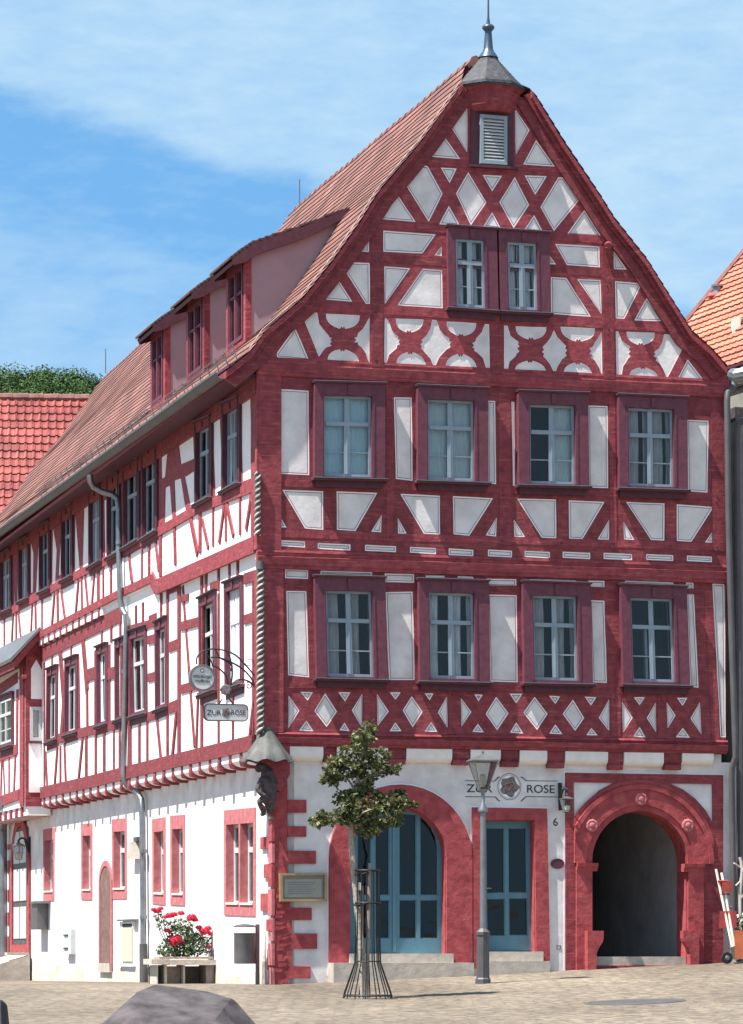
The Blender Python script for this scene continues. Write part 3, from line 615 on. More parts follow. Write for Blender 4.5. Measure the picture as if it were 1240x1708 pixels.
# joist ends with cream infill cushions under the first floor
for u0, u1, v0, v1 in ((478, 539, 1244, 1270), (562, 647, 1245, 1270), (678, 754, 1246, 1273), (785, 835, 1247.5, 1272), (867, 912.5, 1249, 1276), (943, 1014, 1251, 1277), (1041, 1107, 1253, 1280), (1138, 1190, 1256, 1277)):
    def f(b):
        a0, z1 = FR.uv(u0, v0, .1); a1, z0 = FR.uv(u1, v1, .1)
        pr = [(Z1+.012, .0), (Z1+.012, .125)]+[(z0+.10-.10*math.sin(t_), .005+.12*math.cos(t_)) for t_ in [i*math.pi/2/7 for i in range(8)]]+[(z0, 0)]
        prof_ext(b, FR, a0, a1, pr, 'cushion')
    part(house, 'joist_infill', f, smooth=True)
for u0, u1, v1 in ((541, 560, 1273), (649, 676, 1275), (756, 783, 1276), (837, 865, 1279), (914.5, 941, 1281), (1016, 1039, 1284), (1109, 1136, 1284)):
    def f(b):
        a0, z0 = FR.uv(u0, v1, .1); a1, _ = FR.uv(u1, v1, .1)
        pr = [(Z1+.004, .0), (Z1+.004, .10), (z0+.13, .10), (z0+.09, .085), (z0+.07, .12), (z0, .12), (z0, 0)]
        prof_ext(b, FR, a0, a1, pr, 'timber')
    part(house, 'joist_end', f)

# ------------------------------------------------------------------ ground floor of the front
def arch_loop(ul, ur, vb, vs, va, d, n=20):
    l_ = FR.uv(ul, vs, d); r_ = FR.uv(ur, vs, d); top = FR.uv((ul+ur)/2, va, d)[1]; cx = (l_[0]+r_[0])/2; rx = (r_[0]-l_[0])/2; cz = (l_[1]+r_[1])/2
    zb = FR.uv((ul+ur)/2, vb, d)[1]
    return [(cx-rx, zb), (cx+rx, zb)]+arc_pts(cx, cz, rx, top-cz, 0, 180, n)
big_in = arch_loop(583, 744, 1600, 1430, 1346, 0); big_out = arch_loop(548.5, 787, 1612, 1432, 1309, 0)
d2_in = FR.poly([(806, 1604), (894, 1602), (891, 1368), (806, 1368)], 0); d2_out = FR.poly([(789, 1616), (917, 1612), (912, 1349), (787, 1347)], 0)
po_in = arch_loop(986, 1146, 1612, 1440, 1353, 0)
zin = FR.uv(990, 1440, 0)[1]
wall0 = [(0, -.6), (TR+.22, -.6), (TR+.22, Z1-.12), (TR-.02, Z1-.12), (TR-.02, Z1), (0, Z1)]
m0 = MB(); m0.slab(FR, wall0, [big_in, d2_in, po_in], -.35, 0, 'plaster'); m0.build('ground_floor_wall', house)
def band(b, outer, inner, d0, d1, mm, n0=2):
    """stone band between two arched loops that share their feet"""
    b.slab(FR, outer+[], [inner], d0, d1, mm)
bo = list(big_out); bi = list(big_in); zlow = min(bo[0][1], bi[0][1])-.02
bo[0] = (bo[0][0], zlow-.1); bo[1] = (bo[1][0], zlow-.1)
part(house, 'arch_surround', lambda b: (band(b, bo, bi, .001, .045, 'stone'), b.ring(FR, bo, -.022, -.002, 0, .004, 'rim')))
part(house, 'door_surround', lambda b: (b.slab(FR, d2_out, [d2_in], .001, .04, 'stone'), b.ring(FR, d2_out, -.02, -.002, 0, .004, 'rim')))
# portal: rectangular timber case, spandrels, moulded arch, piers with imposts and seat stones
Lp = FR.uv(943, 1440, 0)[0]; Rp = FR.uv(1206, 1440, 0)[0]; zt_ = FR.uv(1060, 1291, 0)[1]; zb_ = -.1
case = [(Lp, zb_), (Rp, zb_), (Rp, zt_), (Lp, zt_)]
po_out = arch_loop(957.5, 1191, 1612, 1420, 1297, .03)
sp_l = FR.poly([(957.5, 1305), (1024, 1306), (1000, 1319), (980, 1338), (966, 1357), (958.5, 1372)], .03)
sp_r = FR.poly([(1118, 1307), (1189, 1308), (1190, 1374), (1178, 1352), (1160, 1332), (1140, 1317)], .03)
pcase = MB(); pcase.slab(FR, case, [po_in, sp_l, sp_r], .001, .03, 'timber'); pcase.ring(FR, case, -.02, -.002, 0, .004, 'rim')
pc = pcase.build('portal_frame', house)
cx = (po_in[0][0]+po_in[1][0])/2; rin = (po_in[1][0]-po_in[0][0])/2; topin = max(z for _, z in po_in)
xL = FR.uv(957.5, 1400, .03)[0]+.002; xR = FR.uv(1190.5, 1400, .03)[0]-.002
def portal(b):
    for k, (r0, r1, dd) in enumerate(((0, .09, .055), (.09, .33, .075), (.33, .40, .095), (.40, .47, .05))):
        cl_ = lambda L_: [(min(max(x, xL), xR), z) for x, z in L_]
        o_ = cl_(arc_pts(cx, zin, rin+r1, topin-zin+r1*.97, 0, 180, 40)); i_ = cl_(arc_pts(cx, zin, rin+r0+.0005, topin-zin+r0*.97, 180, 0, 40))
        b.slab(FR, o_+i_, [], .03, dd, 'stone')
part(pc, 'arch_moulding', portal, smooth=True)
def lining(b):
    for lp in (po_in, big_in, d2_in): b.ring(FR, lp, .0005, .012, -.37, .0, 'stone')
part(house, 'stone_reveal', lining)
for sgn, xe in ((-1, po_in[0][0]), (1, po_in[1][0])):
    def X(a): return xe+sgn*a
    def f(b):
        def bx(a0, a1, z0, z1, d0, d1, mm='stone'): x0, x1 = sorted((X(a0), X(a1))); b.pbox(FR, x0, x1, z0, z1, d0, d1, mm)
        bx(0, .245, -.1, zin-.11, .03, .07)
        pr = [(zin-.12, .03), (zin-.12, .075), (zin-.08, .085), (zin-.045, .12), (zin, .125), (zin, .03)]
        prof_ext(b, FR, min(X(-.075), X(.245)), max(X(-.075), X(.245)), pr, 'stone')
        bx(-.07, .0, zin-.115, zin, -.2, .03)
    pier = part(pc, 'stone_pier', f)
    zs = FR.uv(985 if sgn < 0 else 1172, 1553, 0)[1]
    lp = [(X(-.13), zs), (X(-.13), zs-.11), (X(-.115), zs-.16), (X(-.05), zs-.26), (X(-.02), zs-.33), (X(-.02), -.1), (X(.12), -.1), (X(.12), zs)]
    part(pier, 'seat_stone', lambda b: b.slab(FR, lp, [], .07, .20, 'stone'))
for u_, v_ in ((1070, 1333), (988, 1377), (1148, 1377)):
    a, z = FR.uv(u_, v_, .08)
    part(pc, 'rosette', lambda b: b.lathe(FR.pt(a, z, .075), [(.10, 0), (.095, .012), (.07, .022), (.055, .012), (.03, .03), (.01, .034)], 'stone2', 9, ax=DF, ay=Vector((0, 0, 1)), az=NF))
# vaulted passage behind the portal
def passage(b):
    x0, x1 = cx-rin-.25, cx+rin+.35; zf = gz(FR.pt(cx, 0, 0))+.0; zc = topin+.35; dd = -5.5
    def q(p, mm='passage'): b.add([FR.pt(*x) for x in p], [(0, 1, 2, 3)], mm)
    q([(x0, zf, -.3), (x0, zf, dd), (x0, zc, dd), (x0, zc, -.3)]); q([(x1, zf, -.3), (x1, zf, -1.9), (x1, zc, -1.9), (x1, zc, -.3)])
    q([(x1, zf, -1.9), (x1+1.2, zf, -3.2), (x1+1.2, zc, -3.2), (x1, zc, -1.9)]); q([(x1-.02, zf, -3.4), (x1-.02, zf, dd), (x1-.02, zc, dd), (x1-.02, zc, -3.4)])
    q([(x0, zc, -.3), (x1+1.3, zc, -.3), (x1+1.3, zc, dd), (x0, zc, dd)]); q([(x0, zf+.02, -.0), (x1+1.3, zf+.02, -.0), (x1+1.3, zf+.05, dd), (x0, zf+.05, dd)])
    q([(x0, zf, dd), (x1+1.3, zf, dd), (x1+1.3, zc, dd), (x0, zc, dd)])
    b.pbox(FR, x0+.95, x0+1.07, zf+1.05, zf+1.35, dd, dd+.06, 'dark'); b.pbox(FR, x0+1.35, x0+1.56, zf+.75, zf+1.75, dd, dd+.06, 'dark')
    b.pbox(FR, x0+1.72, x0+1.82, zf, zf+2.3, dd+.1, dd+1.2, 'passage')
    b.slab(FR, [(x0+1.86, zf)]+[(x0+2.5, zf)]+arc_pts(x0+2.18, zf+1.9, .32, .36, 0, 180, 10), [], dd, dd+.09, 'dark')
part(house, 'passage', passage)
def steps0(b):
    a0, _ = FR.uv(985, 1600, 0); a1, _ = FR.uv(1163, 1600, 0); z_ = gz(FR.pt((a0+a1)/2, 0, 0)); b.pbox(FR, a0, a1, z_-.3, FR.uv(1070, 1596, -.1)[1], -.6, -.02, 'concrete')
part(house, 'doorstep', steps0)
def step(u0, u1, vt, vb, d0, d1, name='doorstep', mm='concrete'):
    a0, zt = FR.uv(u0, vt, d1); a1, _ = FR.uv(u1, vt, d1)
    def f(b): b.pbox(FR, a0, a1, -.3, zt, d0, d1, mm)
    return part(house, name, f)
step(557, 791, 1606.5, 1630, -.1, .33); step(584, 757, 1591, 1606, -.2, .10)
step(817, 918, 1603.5, 1620, -.1, .33); step(806, 907, 1587.5, 1603, -.2, .10)
# glazed blue doors
def glazed(name, outer, panes, d0, rails=()):
    b = MB(); b.slab(FR, outer, panes, d0-.05, d0, 'doorblue')
    for p in panes: b.ring(FR, p, 0, .012, d0-.03, d0-.012, 'doorblue')
    o = b.build(name, house)
    g_ = MB()
    for p in panes: g_.slab(FR, p, [], d0-.034, d0-.031, 'glassdoor')
    g_.build('glass_pane', o)
    ins = MB(); x0 = min(p[0] for p in outer); x1 = max(p[0] for p in outer); z0 = min(p[1] for p in outer); z1 = max(p[1] for p in outer)
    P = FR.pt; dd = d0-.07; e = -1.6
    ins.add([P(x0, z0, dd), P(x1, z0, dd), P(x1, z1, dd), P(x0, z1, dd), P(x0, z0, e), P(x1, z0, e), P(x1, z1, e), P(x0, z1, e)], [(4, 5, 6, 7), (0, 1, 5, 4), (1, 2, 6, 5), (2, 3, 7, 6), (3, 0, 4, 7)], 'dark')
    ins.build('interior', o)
    return o
dI = -.16
def clip_arch(u0, u1, vt_l, vt_r, vb, vmid=None):
    pts = [(u0, vb), (u1, vb), (u1, vt_r)]
    if vmid: pts += vmid
    pts += [(u0, vt_l)]
    return FR.poly(pts, dI)
arch_door = arch_loop(583, 745, 1592, 1430, 1346, dI)
panes = [clip_arch(596, 619, 1389, 1372, 1494), clip_arch(626, 650, 1367, 1356, 1494), clip_arch(666, 695, 1355.5, 1359, 1494), clip_arch(701, 731, 1361, 1415, 1494, [(728, 1395), (720, 1379), (711, 1368)]),
         clip_arch(596, 619, 1501, 1501, 1566), clip_arch(626, 650, 1501, 1501, 1566), clip_arch(666, 695, 1501, 1501, 1566), clip_arch(701, 731, 1501, 1501, 1566)]
gd_ = glazed('arched_glass_door', arch_door, panes, dI)
part(gd_, 'meeting_stile', lambda b: b.beam(FR, FR.uv(657.5, 1352, dI), FR.uv(657.5, 1588, dI), .05, dI, dI+.02, 'doorblue'))
d2 = FR.poly([(806, 1587), (894, 1586), (891, 1368), (806, 1368)], dI)
panes = [FR.poly(p, dI) for p in ([(811, 1381), (841.5, 1381), (842, 1490), (812, 1491)], [(848, 1381), (878.5, 1381), (880, 1490), (848.5, 1490)], [(812, 1499), (842.5, 1499), (843, 1562), (813, 1562)], [(849, 1498), (880.5, 1498), (881.5, 1561), (849.5, 1561)])]
gd2 = glazed('glass_door', d2, panes, dI)
part(gd2, 'door_handle', lambda b: b.tube([FR.pt(*FR.uv(809, 1482, dI), dI+.0), FR.pt(*FR.uv(809, 1482, dI), dI+.05), FR.pt(*FR.uv(818, 1482, dI), dI+.05)], .01, 'zinc'))
# quoins of the corner
def quoins(b):
    b.slab(FR, [(0, -.1), (.19, -.1)]+[FR.uv(u_, v_, .02) for u_, v_ in ((487, 1600), (487, 1545), (480, 1480), (479, 1400), (479.5, 1265))]+[(0, 3.25)], [], .001, .03, 'stone', rough_edge=.006)
    k_ = 0
    for u1, v0, v1 in ((511, 1334, 1356), (511, 1378, 1396), (527, 1419, 1441), (520, 1514, 1535), (529, 1557, 1583), (518, 1612, 1632)):
        k_ += 1; p = FR.poly([(480, v0), (u1, v0+.5), (u1, v1), (480, v1)], .02); b.slab(FR, p, [], .001, .031+.002*(k_ % 2), 'stone', rough_edge=.005)
    for u0, v0, v1 in ((438, 1345, 1353), (436, 1397, 1417), (441, 1442, 1465), (436, 1491, 1520), (446, 1534, 1554), (447, 1583, 1618)):
        k_ += 1; a, z0 = SD.uv(u0, v1, .02); _, z1 = SD.uv(u0, v0, .02); b.pbox(SD, -.03, min(a, .9), z0, z1, .001, .03+.003*(k_ % 3), 'stone')
    rr = random.Random(4); z = 0.0
    for i in range(9):      # rough blocks on the arris itself
        h = .30+.12*rr.random(); a = .22+.10*rr.random(); b.pbox(SD, -.04-.01*rr.random(), a*.6, z-.05, z+h-.09, .0, .028+.02*rr.random(), 'stone2' if rr.random() < .5 else 'stone'); z += h
    for i in range(16):
        v0 = 1480+i*9+rr.random()*4; u0 = 458+rr.random()*6; p = FR.poly([(u0, v0), (u0+12+rr.random()*12, v0+1), (u0+12, v0+6), (u0+1, v0+7)], .04); b.slab(FR, p, [], .02, .036+.012*rr.random(), 'stone', rough_edge=.006)
part(house, 'corner_quoins', quoins)

# ------------------------------------------------------------------ long side
def SQ(cl, cr, sl, sr, d): return Quad(SD, cl, cr, sl, sr, d)
side_holes = {0: [], 1: [], 2: []}
s1 = [((376.5,1002-28),(407,962),(378,1153),(408,1141)), ((334,1000),(362,985),(335,1162),(363,1151)), ((216,1055),(246,1045),(219,1198),(247,1190)), ((260.5,1040),(281,1029),(261.5,1187),(282,1179)),
      ((162.5,1081),(181,1073),(163,1214),(181.5,1208)), ((193.5,1070),(211,1063),(194,1205),(211.5,1198)), ((80,1118),(98,1110),(79,1241),(97,1234)), ((110,1102),(132,1093),(109.5,1229),(131,1222))]
for cl, cr, sl, sr in s1:
    Q = SQ(cl, cr, sl, sr, D1S); W, H = Q.W, Q.H; gg = (.13, W-.13, .07, H-.13)
    side_holes[1].append(Q.sub(gg[0]-.01, gg[1]+.01, gg[2]-.01, gg[3]+.01))
    window(Q, gg, sash='sashw', trim='trim', proj=.035, gd=-.07, curtain='curtain' if random.random() < .6 else None, bars='tee', capw=.02, sill=.04)
s2 = [((375,676),(404,663),(374,822),(404,806)), ((329,707),(357,695),(329,844),(357,829)), ((240,752),(266,740),(240,902),(266,886)), ((209,778),(236,766),(209,917),(236,901)),
      ((182,800),(203,790),(182,933),(203,922)), ((151.5,822),(173,812),(151.5,949),(173,936)), ((105.5,852),(124.5,842),(105.5,971),(124.5,961)), ((68.5,880),(86.5,870),(68.5,990),(86.5,982)),
      ((34,905),(51,896),(34,1006),(51,998)), ((3,928),(22,917),(3,1024),(22,1016))]
for cl, cr, sl, sr in s2:
    Q = SQ(cl, cr, sl, sr, D2S); W, H = Q.W, Q.H; gg = (.12, W-.12, .06, H-.12)
    side_holes[2].append(Q.sub(gg[0]-.01, gg[1]+.01, gg[2]-.01, gg[3]+.01))
    window(Q, gg, sash='sash', trim='trimdark', proj=.05, gd=-.05, curtain='curtain' if random.random() < .5 else None, bars='tee', capw=.02, sill=.04)
s0 = [((374.8,1352),(427.4,1347),(375.2,1527),(427,1529)), ((254.7,1367),(276.7,1363),(255.5,1508),(276.7,1510)), ((285,1361),(309,1359),(285.5,1510),(309.5,1511)),
      ((72.7,1384),(91.5,1381),(73,1503),(91,1503)), ((136,1374.5),(154.5,1373.5),(136.5,1501),(154.5,1501.5)), ((187.6,1367),(211.7,1365),(188,1500),(212,1500))]
for i, (cl, cr, sl, sr) in enumerate(s0):
    Q = SQ(cl, cr, sl, sr, 0); W, H = Q.W, Q.H; e = .14
    side_holes[0].append(Q.sub(e-.03, W-e+.03, .13, H-.19))
    def f(b, Q=Q, W=W, H=H, i=i):
        b.slab(SD, Q.sub(0, W, 0, H), [Q.sub(e, W-e, .16, H-.22)] if i else [Q.sub(e, W/2-.05, .16, H-.22), Q.sub(W/2+.05, W-e, .16, H-.22)], -.30, .012, 'stone2')
        for x0, x1 in ([(e, W-e)] if i else [(e, W/2-.05), (W/2+.05, W-e)]):
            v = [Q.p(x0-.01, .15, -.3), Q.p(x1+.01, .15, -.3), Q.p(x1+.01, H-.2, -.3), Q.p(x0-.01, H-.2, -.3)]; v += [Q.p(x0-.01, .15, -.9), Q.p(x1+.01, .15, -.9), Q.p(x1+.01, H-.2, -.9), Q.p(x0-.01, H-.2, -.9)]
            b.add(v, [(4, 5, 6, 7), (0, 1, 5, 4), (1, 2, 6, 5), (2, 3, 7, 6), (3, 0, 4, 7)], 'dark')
    o = part(house, 'stone_window', f)
    spans = [(e, W-e)] if i else [(e, W/2-.05), (W/2+.05, W-e)]
    def fs(b, Q=Q, H=H, spans=spans):
        for x0, x1 in spans:
            y0, y1 = .16, H-.22; ty = y0+(y1-y0)*.68; xm = (x0+x1)/2
            for r_ in ((x0, x0+.05, y0, y1), (x1-.05, x1, y0, y1), (x0+.05, x1-.05, y0, y0+.06), (x0+.05, x1-.05, y1-.05, y1), (x0+.05, x1-.05, ty-.04, ty+.04), (xm-.03, xm+.03, y0+.06, ty-.04)): b.qbox(Q, *r_, -.15, -.11, 'sashw')
    part(o, 'sash', fs)
    part(o, 'glass_pane', lambda b, Q=Q, H=H, spans=spans: [b.qbox(Q, x0+.02, x1-.02, .18, H-.24, -.135, -.131, 'glass') for x0, x1 in spans])
    part(o, 'window_sill', lambda b, Q=Q, spans=spans: [b.qbox(Q, x0+.005, x1-.005, .165, .195, -.105, .03, 'ivory') for x0, x1 in spans])
# walls
m0 = MB(); m0.slab(SD, [(0, -.6), (LEN, -.6), (LEN, Z1+.06), (0, Z1+.06)], side_holes[0], -.3, 0, 'plaster'); m0.build('ground_floor_wall', house)
m1 = MB(); m1.slab(SD, [(-D1F+.19, Z1), (LEN, Z1+.06), (LEN, 6.5), (-D1F+.19, 6.5)], side_holes[1], D1S-.18, D1S, 'rim'); m1.build('plaster_infill', house)
sillline = [(424, 812), (329, 850), (208, 922), (138, 955), (34, 1012), (0, 1030)]
botline = [(427, 920), (345, 955), (262, 990), (255, 975), (197, 1001), (65, 1069), (0, 1098)]
bl2 = SD.poly(botline, D2S); bl2[0] = (-D2F+.19, bl2[0][1]); zl = bl2[-1][1]
m2 = MB(); m2.slab(SD, bl2+[(LEN, zl), (LEN, 8.95), (-D2F+.19, 8.95)], side_holes[2], D2S-.18, D2S, 'rim'); m2.build('plaster_infill', house)
slv = [[(401.6,663),(418.8,653),(421.8,797),(405.6,803.5)], [(354.6,694.6),(367.7,685.5),(373,821.6),(360,827.7)], [(296.8,724.8),(323,710.7),(325,765),(302.8,775)], [(308.9,795.4),(326,785),(329,843.8),(319,847.8)],
 [(269.6,745),(281.6,741),(276.6,795.4),(270.6,799.4)], [(276.6,813.5),(284.7,809.5),(288.7,866),(275.6,872)], [(291.7,801.5),(302.8,797.4),(311.9,856),(293.8,860)], [(238.3,777),(240.3,775),(240,896),(239,900)],
 [(174.4,835),(181,832),(181.5,925),(176,930)], [(141,842),(150,838),(151,940),(138,950)], [(126,848),(134,952),(125,959)], [(103,868),(105,955),(98,962)], [(88.5,873),(95.5,918),(93,975),(87,980)],
 [(65,895.6),(68,985),(60,992)], [(51.6,901),(56.6,923),(55.6,988),(52,990)], [(30.6,925),(33.5,1003),(29,1008)], [(22.6,926),(25.5,1010),(24,1013)]]
P_ = [SD.poly(p, D2S) for p in slv]
up = SD.poly(sillline, D2S); up[0] = (-D2F, up[0][1]); zl2 = up[-1][1]
tm = MB(); tm.slab(SD, up+[(LEN, zl2), (LEN, 8.95), (-D2F, 8.95)], P_+side_holes[2], D2S+.0005, D2S+.012, 'timber', rough_edge=.003)
sb_rand = random.Random(9)
def sbeam(b, d, p, q, wd, pr=.02, mm='timber', px=False):
    jit = sb_rand.uniform(0, .006); a = SD.uv(*p, d); c = SD.uv(*q, d); b.beam(SD, a, c, wd, d-.01, d+pr+jit, mm)
for i in range(len(sillline)-1): sbeam(tm, D2S, sillline[i], sillline[i+1], .15, .03)
for i in range(len(botline)-1): sbeam(tm, D2S, (botline[i][0], botline[i][1]-12+i*.8), (botline[i+1][0], botline[i+1][1]-12+(i+1)*.8), .24 if i < 3 else .13, .035)
lower2 = [((402,822),(402,892),.09),((422,818),(412,884),.10),((376,838),(367,906),.10),((379,838),(391,894),.10),((378,838),(378,903),.08),((357,842),(357,912),.08),((335,850),(335,922),.16),((339,868),(349,914),.09),
 ((317,852),(331,924),.14),((292,866),(294,942),.13),((269,874),(269,962),.16),((260,895),(266,952),.10),((250,900),(250,960),.13),((238,905),(238,970),.09),((216,922),(220,966),.10),((216,922),(222,972),.10),
 ((186.5,931),(186.5,996),.11),((173.5,939),(173.5,1003),.09),((165,942),(165,1008),.2),((158.6,953),(154,1014),.11),((143,960),(148,1014),.11),((137,962),(138,1018),.11),((132,968),(127,1029),.11),((103,984),(110,1037),.12),
 ((97,986),(98,1046),.14),((92,990),(87,1052),.12),((71,1000),(71,1062),.10),((60,1002),(61,1066),.14),((55,1003),(52,1072),.11),((31.5,1020),(37,1080),.12),((28,1022),(28,1084),.12),((23,1022),(20,1088),.12),((8,1032),(8,1092),.12)]
for p, q, wd in lower2: sbeam(tm, D2S, p, q, wd)
tm.build('timber_frame', house)
t1 = MB()
bot1 = [(428, 1238), (300, 1268), (217, 1288), (150, 1305), (70, 1323)]
for i in range(4): sbeam(t1, D1S, bot1[i], bot1[i+1], .22, .035)
sbeam(t1, D1S, (98, 1232), (204, 1206), .17, .025); sbeam(t1, D1S, (80, 1243), (98, 1237), .17, .02)
lower1 = [((424,965),(424,1236),.10),((409,966),(427,960),.16),((409,1034),(428,1028),.14),((366,990),(366,1250),.09),((390,1140),(390,1250),.08),((427,1150),(417,1240),.10),((338,955),(338,1255),.14),((300,960),(300,1262),.19),
 ((303,1045),(335,1036),.14),((306,978),(316,1110),.09),((316,1110),(326,1246),.09),((303,1150),(335,1141),.14),((332,1156),(329,1248),.09),((281,985),(281,1265),.11),((283,1080),(298,1074),.16),((283,1182),(299,1175),.17),
 ((248,1068),(262,1064),.14),((248,1131),(262,1127),.14),((247,1196),(262,1192),.15),((217,1045),(218,1288),.24),((234,1208),(234,1280),.12),((247,1200),(247,1278),.12),((263,1196),(270,1268),.11),((296,1184),(289,1262),.12),
 ((101,1080),(107.6,1171),.30),((107.6,1171),(103,1236),.26),((139,1062),(146.5,1153),.28),((146.5,1153),(147,1216),.14),((147,1127),(163,1121),.22),((181,1125),(194,1121),.2),((204,1060),(204,1206),.14),
 ((77,1255),(80,1318),.12),((97,1244),(92,1312),.14),((102,1244),(102,1310),.11),((108.5,1240),(111,1308),.12),((139,1230),(132,1302),.14),((145,1224),(145,1300),.2),((161,1222),(161,1296),.13),((175,1216),(175,1294),.17),
 ((191,1212),(191,1290),.11),((201,1210),(201,1288),.11),((75,1105),(75,1320),.12),((160,1085),(160,1216),.10),((184,1075),(184,1210),.10),((132,1095),(134,1225),.09),((250,1035),(262,1030),.15)]
lower1 += [((345,952),(345,1000),.13),((366,944),(366,986),.09),((384,936),(384,975),.09),((398,930),(398,966),.09),((352,978),(366,973),.10),((282,985),(299,978),.13),((303,1000),(316,996),.10),((88,1084),(88,1114),.10),((120,1068),(120,1098),.10),((171,1042),(171,1076),.10),((187,1034),(187,1072),.12),((202,1028),(202,1066),.12),((228,1010),(228,1052),.12),((240,1005),(240,1048),.10),((217,1050),(262,1038),.13),((270,990),(270,1034),.12),((70,1092),(140,1056),.26),((140,1056),(204,1024),.26)]
for p, q, wd in lower1: sbeam(t1, D1S, p, q, wd)
t1.build('timber_frame', house)
# joist ends and infills below both jetties of the long side
rj_ = random.Random(2); a = .25
part(house, 'joist_infill', lambda b: b.pbox(SD, -.02, .24, Z1-.20, Z1+.04, .0, D1S-.01, 'cushion'))
while a < 24:
    st_ = .60+.10*rj_.random(); z_ = Z1+.05*a/20; w_ = .13+.04*rj_.random(); dz_ = .03*rj_.random(); dd_ = .04*rj_.random()
    def f(b): prof_ext(b, SD, a, a+w_, [(z_+.06, -.01), (z_+.06, D1S+.01), (z_-.17, D1S+.012+dd_*.6), (z_-.205-dz_, D1S-.01+dd_), (z_-.24-dz_, .10), (z_-.24-dz_, -.01)], 'timber')
    part(house, 'joist_end', f)
    def f(b):
        pr = [(z_+.05, .0), (z_+.05, D1S+.012)]+[(z_-.12-.10*math.sin(t_), .05+(D1S-.045)*math.cos(t_)) for t_ in [i*math.pi/2/6 for i in range(7)]]+[(z_-.22, 0)]
        prof_ext(b, SD, a+w_+.002, a+st_-.002, pr, 'rim')
    part(house, 'joist_infill', f); a += st_
a = 11.2
while a < 22:
    part(house, 'joist_end', lambda b: prof_ext(b, SD, a, a+.13, [(6.52, D1S-.01), (6.52, D2S+.03), (6.32, D2S+.03), (6.30, D1S-.01)], 'timber')); a += .60
part(house, 'upper_joist_infill', lambda b: b.pbox(SD, 11.0, 22, 6.34, 6.52, D1S-.01, D2S+.012, 'rim'))

# ------------------------------------------------------------------ roof
vl = FR.poly([(377,617),(398,601),(420,583),(442,551),(478,520.5),(507,495),(558,431),(600,371),(632,319),(668,277),(705,232),(735,190),(772,137)], .33)
vr = FR.poly([(1213,612),(1186,580),(1153.7,552),(1125,506),(1077.5,430),(1023,362),(1000,325),(940,236),(887,150)], .33)
PK_T = (FR.uv(815, 100, .33)[0]); PK_Z = SD.o.z + FR.uv(815, 93, .0)[1]
left_prof = vl+[(PK_T-.12, PK_Z-.05), (PK_T, PK_Z)]; right_prof = vr+[(PK_T+.12, PK_Z-.05), (PK_T, PK_Z)]
def courses(prof, step_, rise):
    L_ = [0]
    for i in range(1, len(prof)): L_.append(L_[-1]+math.dist(prof[i], prof[i-1]))
    def at_(l):
        for i in range(1, len(prof)):
            if l <= L_[i]+1e-9:
                k = (l-L_[i-1])/(L_[i]-L_[i-1]); a = Vector(prof[i-1]); c = Vector(prof[i]); t_ = (c-a).normalized(); return a.lerp(c, k), Vector((-t_.y, t_.x)), l
    o_ = []; l = 0
    while l < L_[-1]-.02:
        p, n_, _ = at_(l); l2 = min(l+step_, L_[-1]); q, n2, _ = at_(l2)
        sg = 1 if n_.y > 0 else -1
        o_.append((p+n_*rise*sg, l)); o_.append((q+n2*.002*sg, l2)); l = l2
    return o_
def sagf(t, z, s_):
    f = min(1, max(0, (z-9.0)/(PK_Z-9.0))); dz = .0
    if s_ > 10.6: dz -= .20*f
    if s_ > 10.6: dz += .10*f*math.sin((s_-10.6)/17*math.pi)
    return z+dz+.008*math.sin(s_*1.7+t*2)
zcut = left_prof[-3][1]-.05
def hipS(z): return -.36+max(0, z-zcut)*1.5
def roof_slope(name, prof, side, s_lo, s_hi, smax_by=None):
    cs = courses(prof, .155, .015); st = []; s_ = s_lo
    while s_ < s_hi: st.append(s_); s_ += .5
    st.append(s_hi)
    if s_lo < 10.6 < s_hi: st += [10.59, 10.61]; st.sort()
    b = MB(); b.uvs = []; vs_ = []; n_ = len(cs)
    for s_ in st:
        for p, l in cs:
            s2_ = max(s_, hipS(p.y)); vs_.append(FR.pt(p.x, sagf(p.x, p.y, s2_), -s2_)); b.uvs.append((s2_, l))
    fs_ = []
    for i in range(len(st)-1):
        for k in range(n_-1):
            f = (i*n_+k, i*n_+k+1, (i+1)*n_+k+1, (i+1)*n_+k); fs_.append(f if side > 0 else f[::-1])
    b.add(vs_, fs_, 'tiles')
    o = b.build(name, house); return o, cs, st
rl, csl, stl = roof_slope('roof', left_prof, -1, -.36, 27.7)
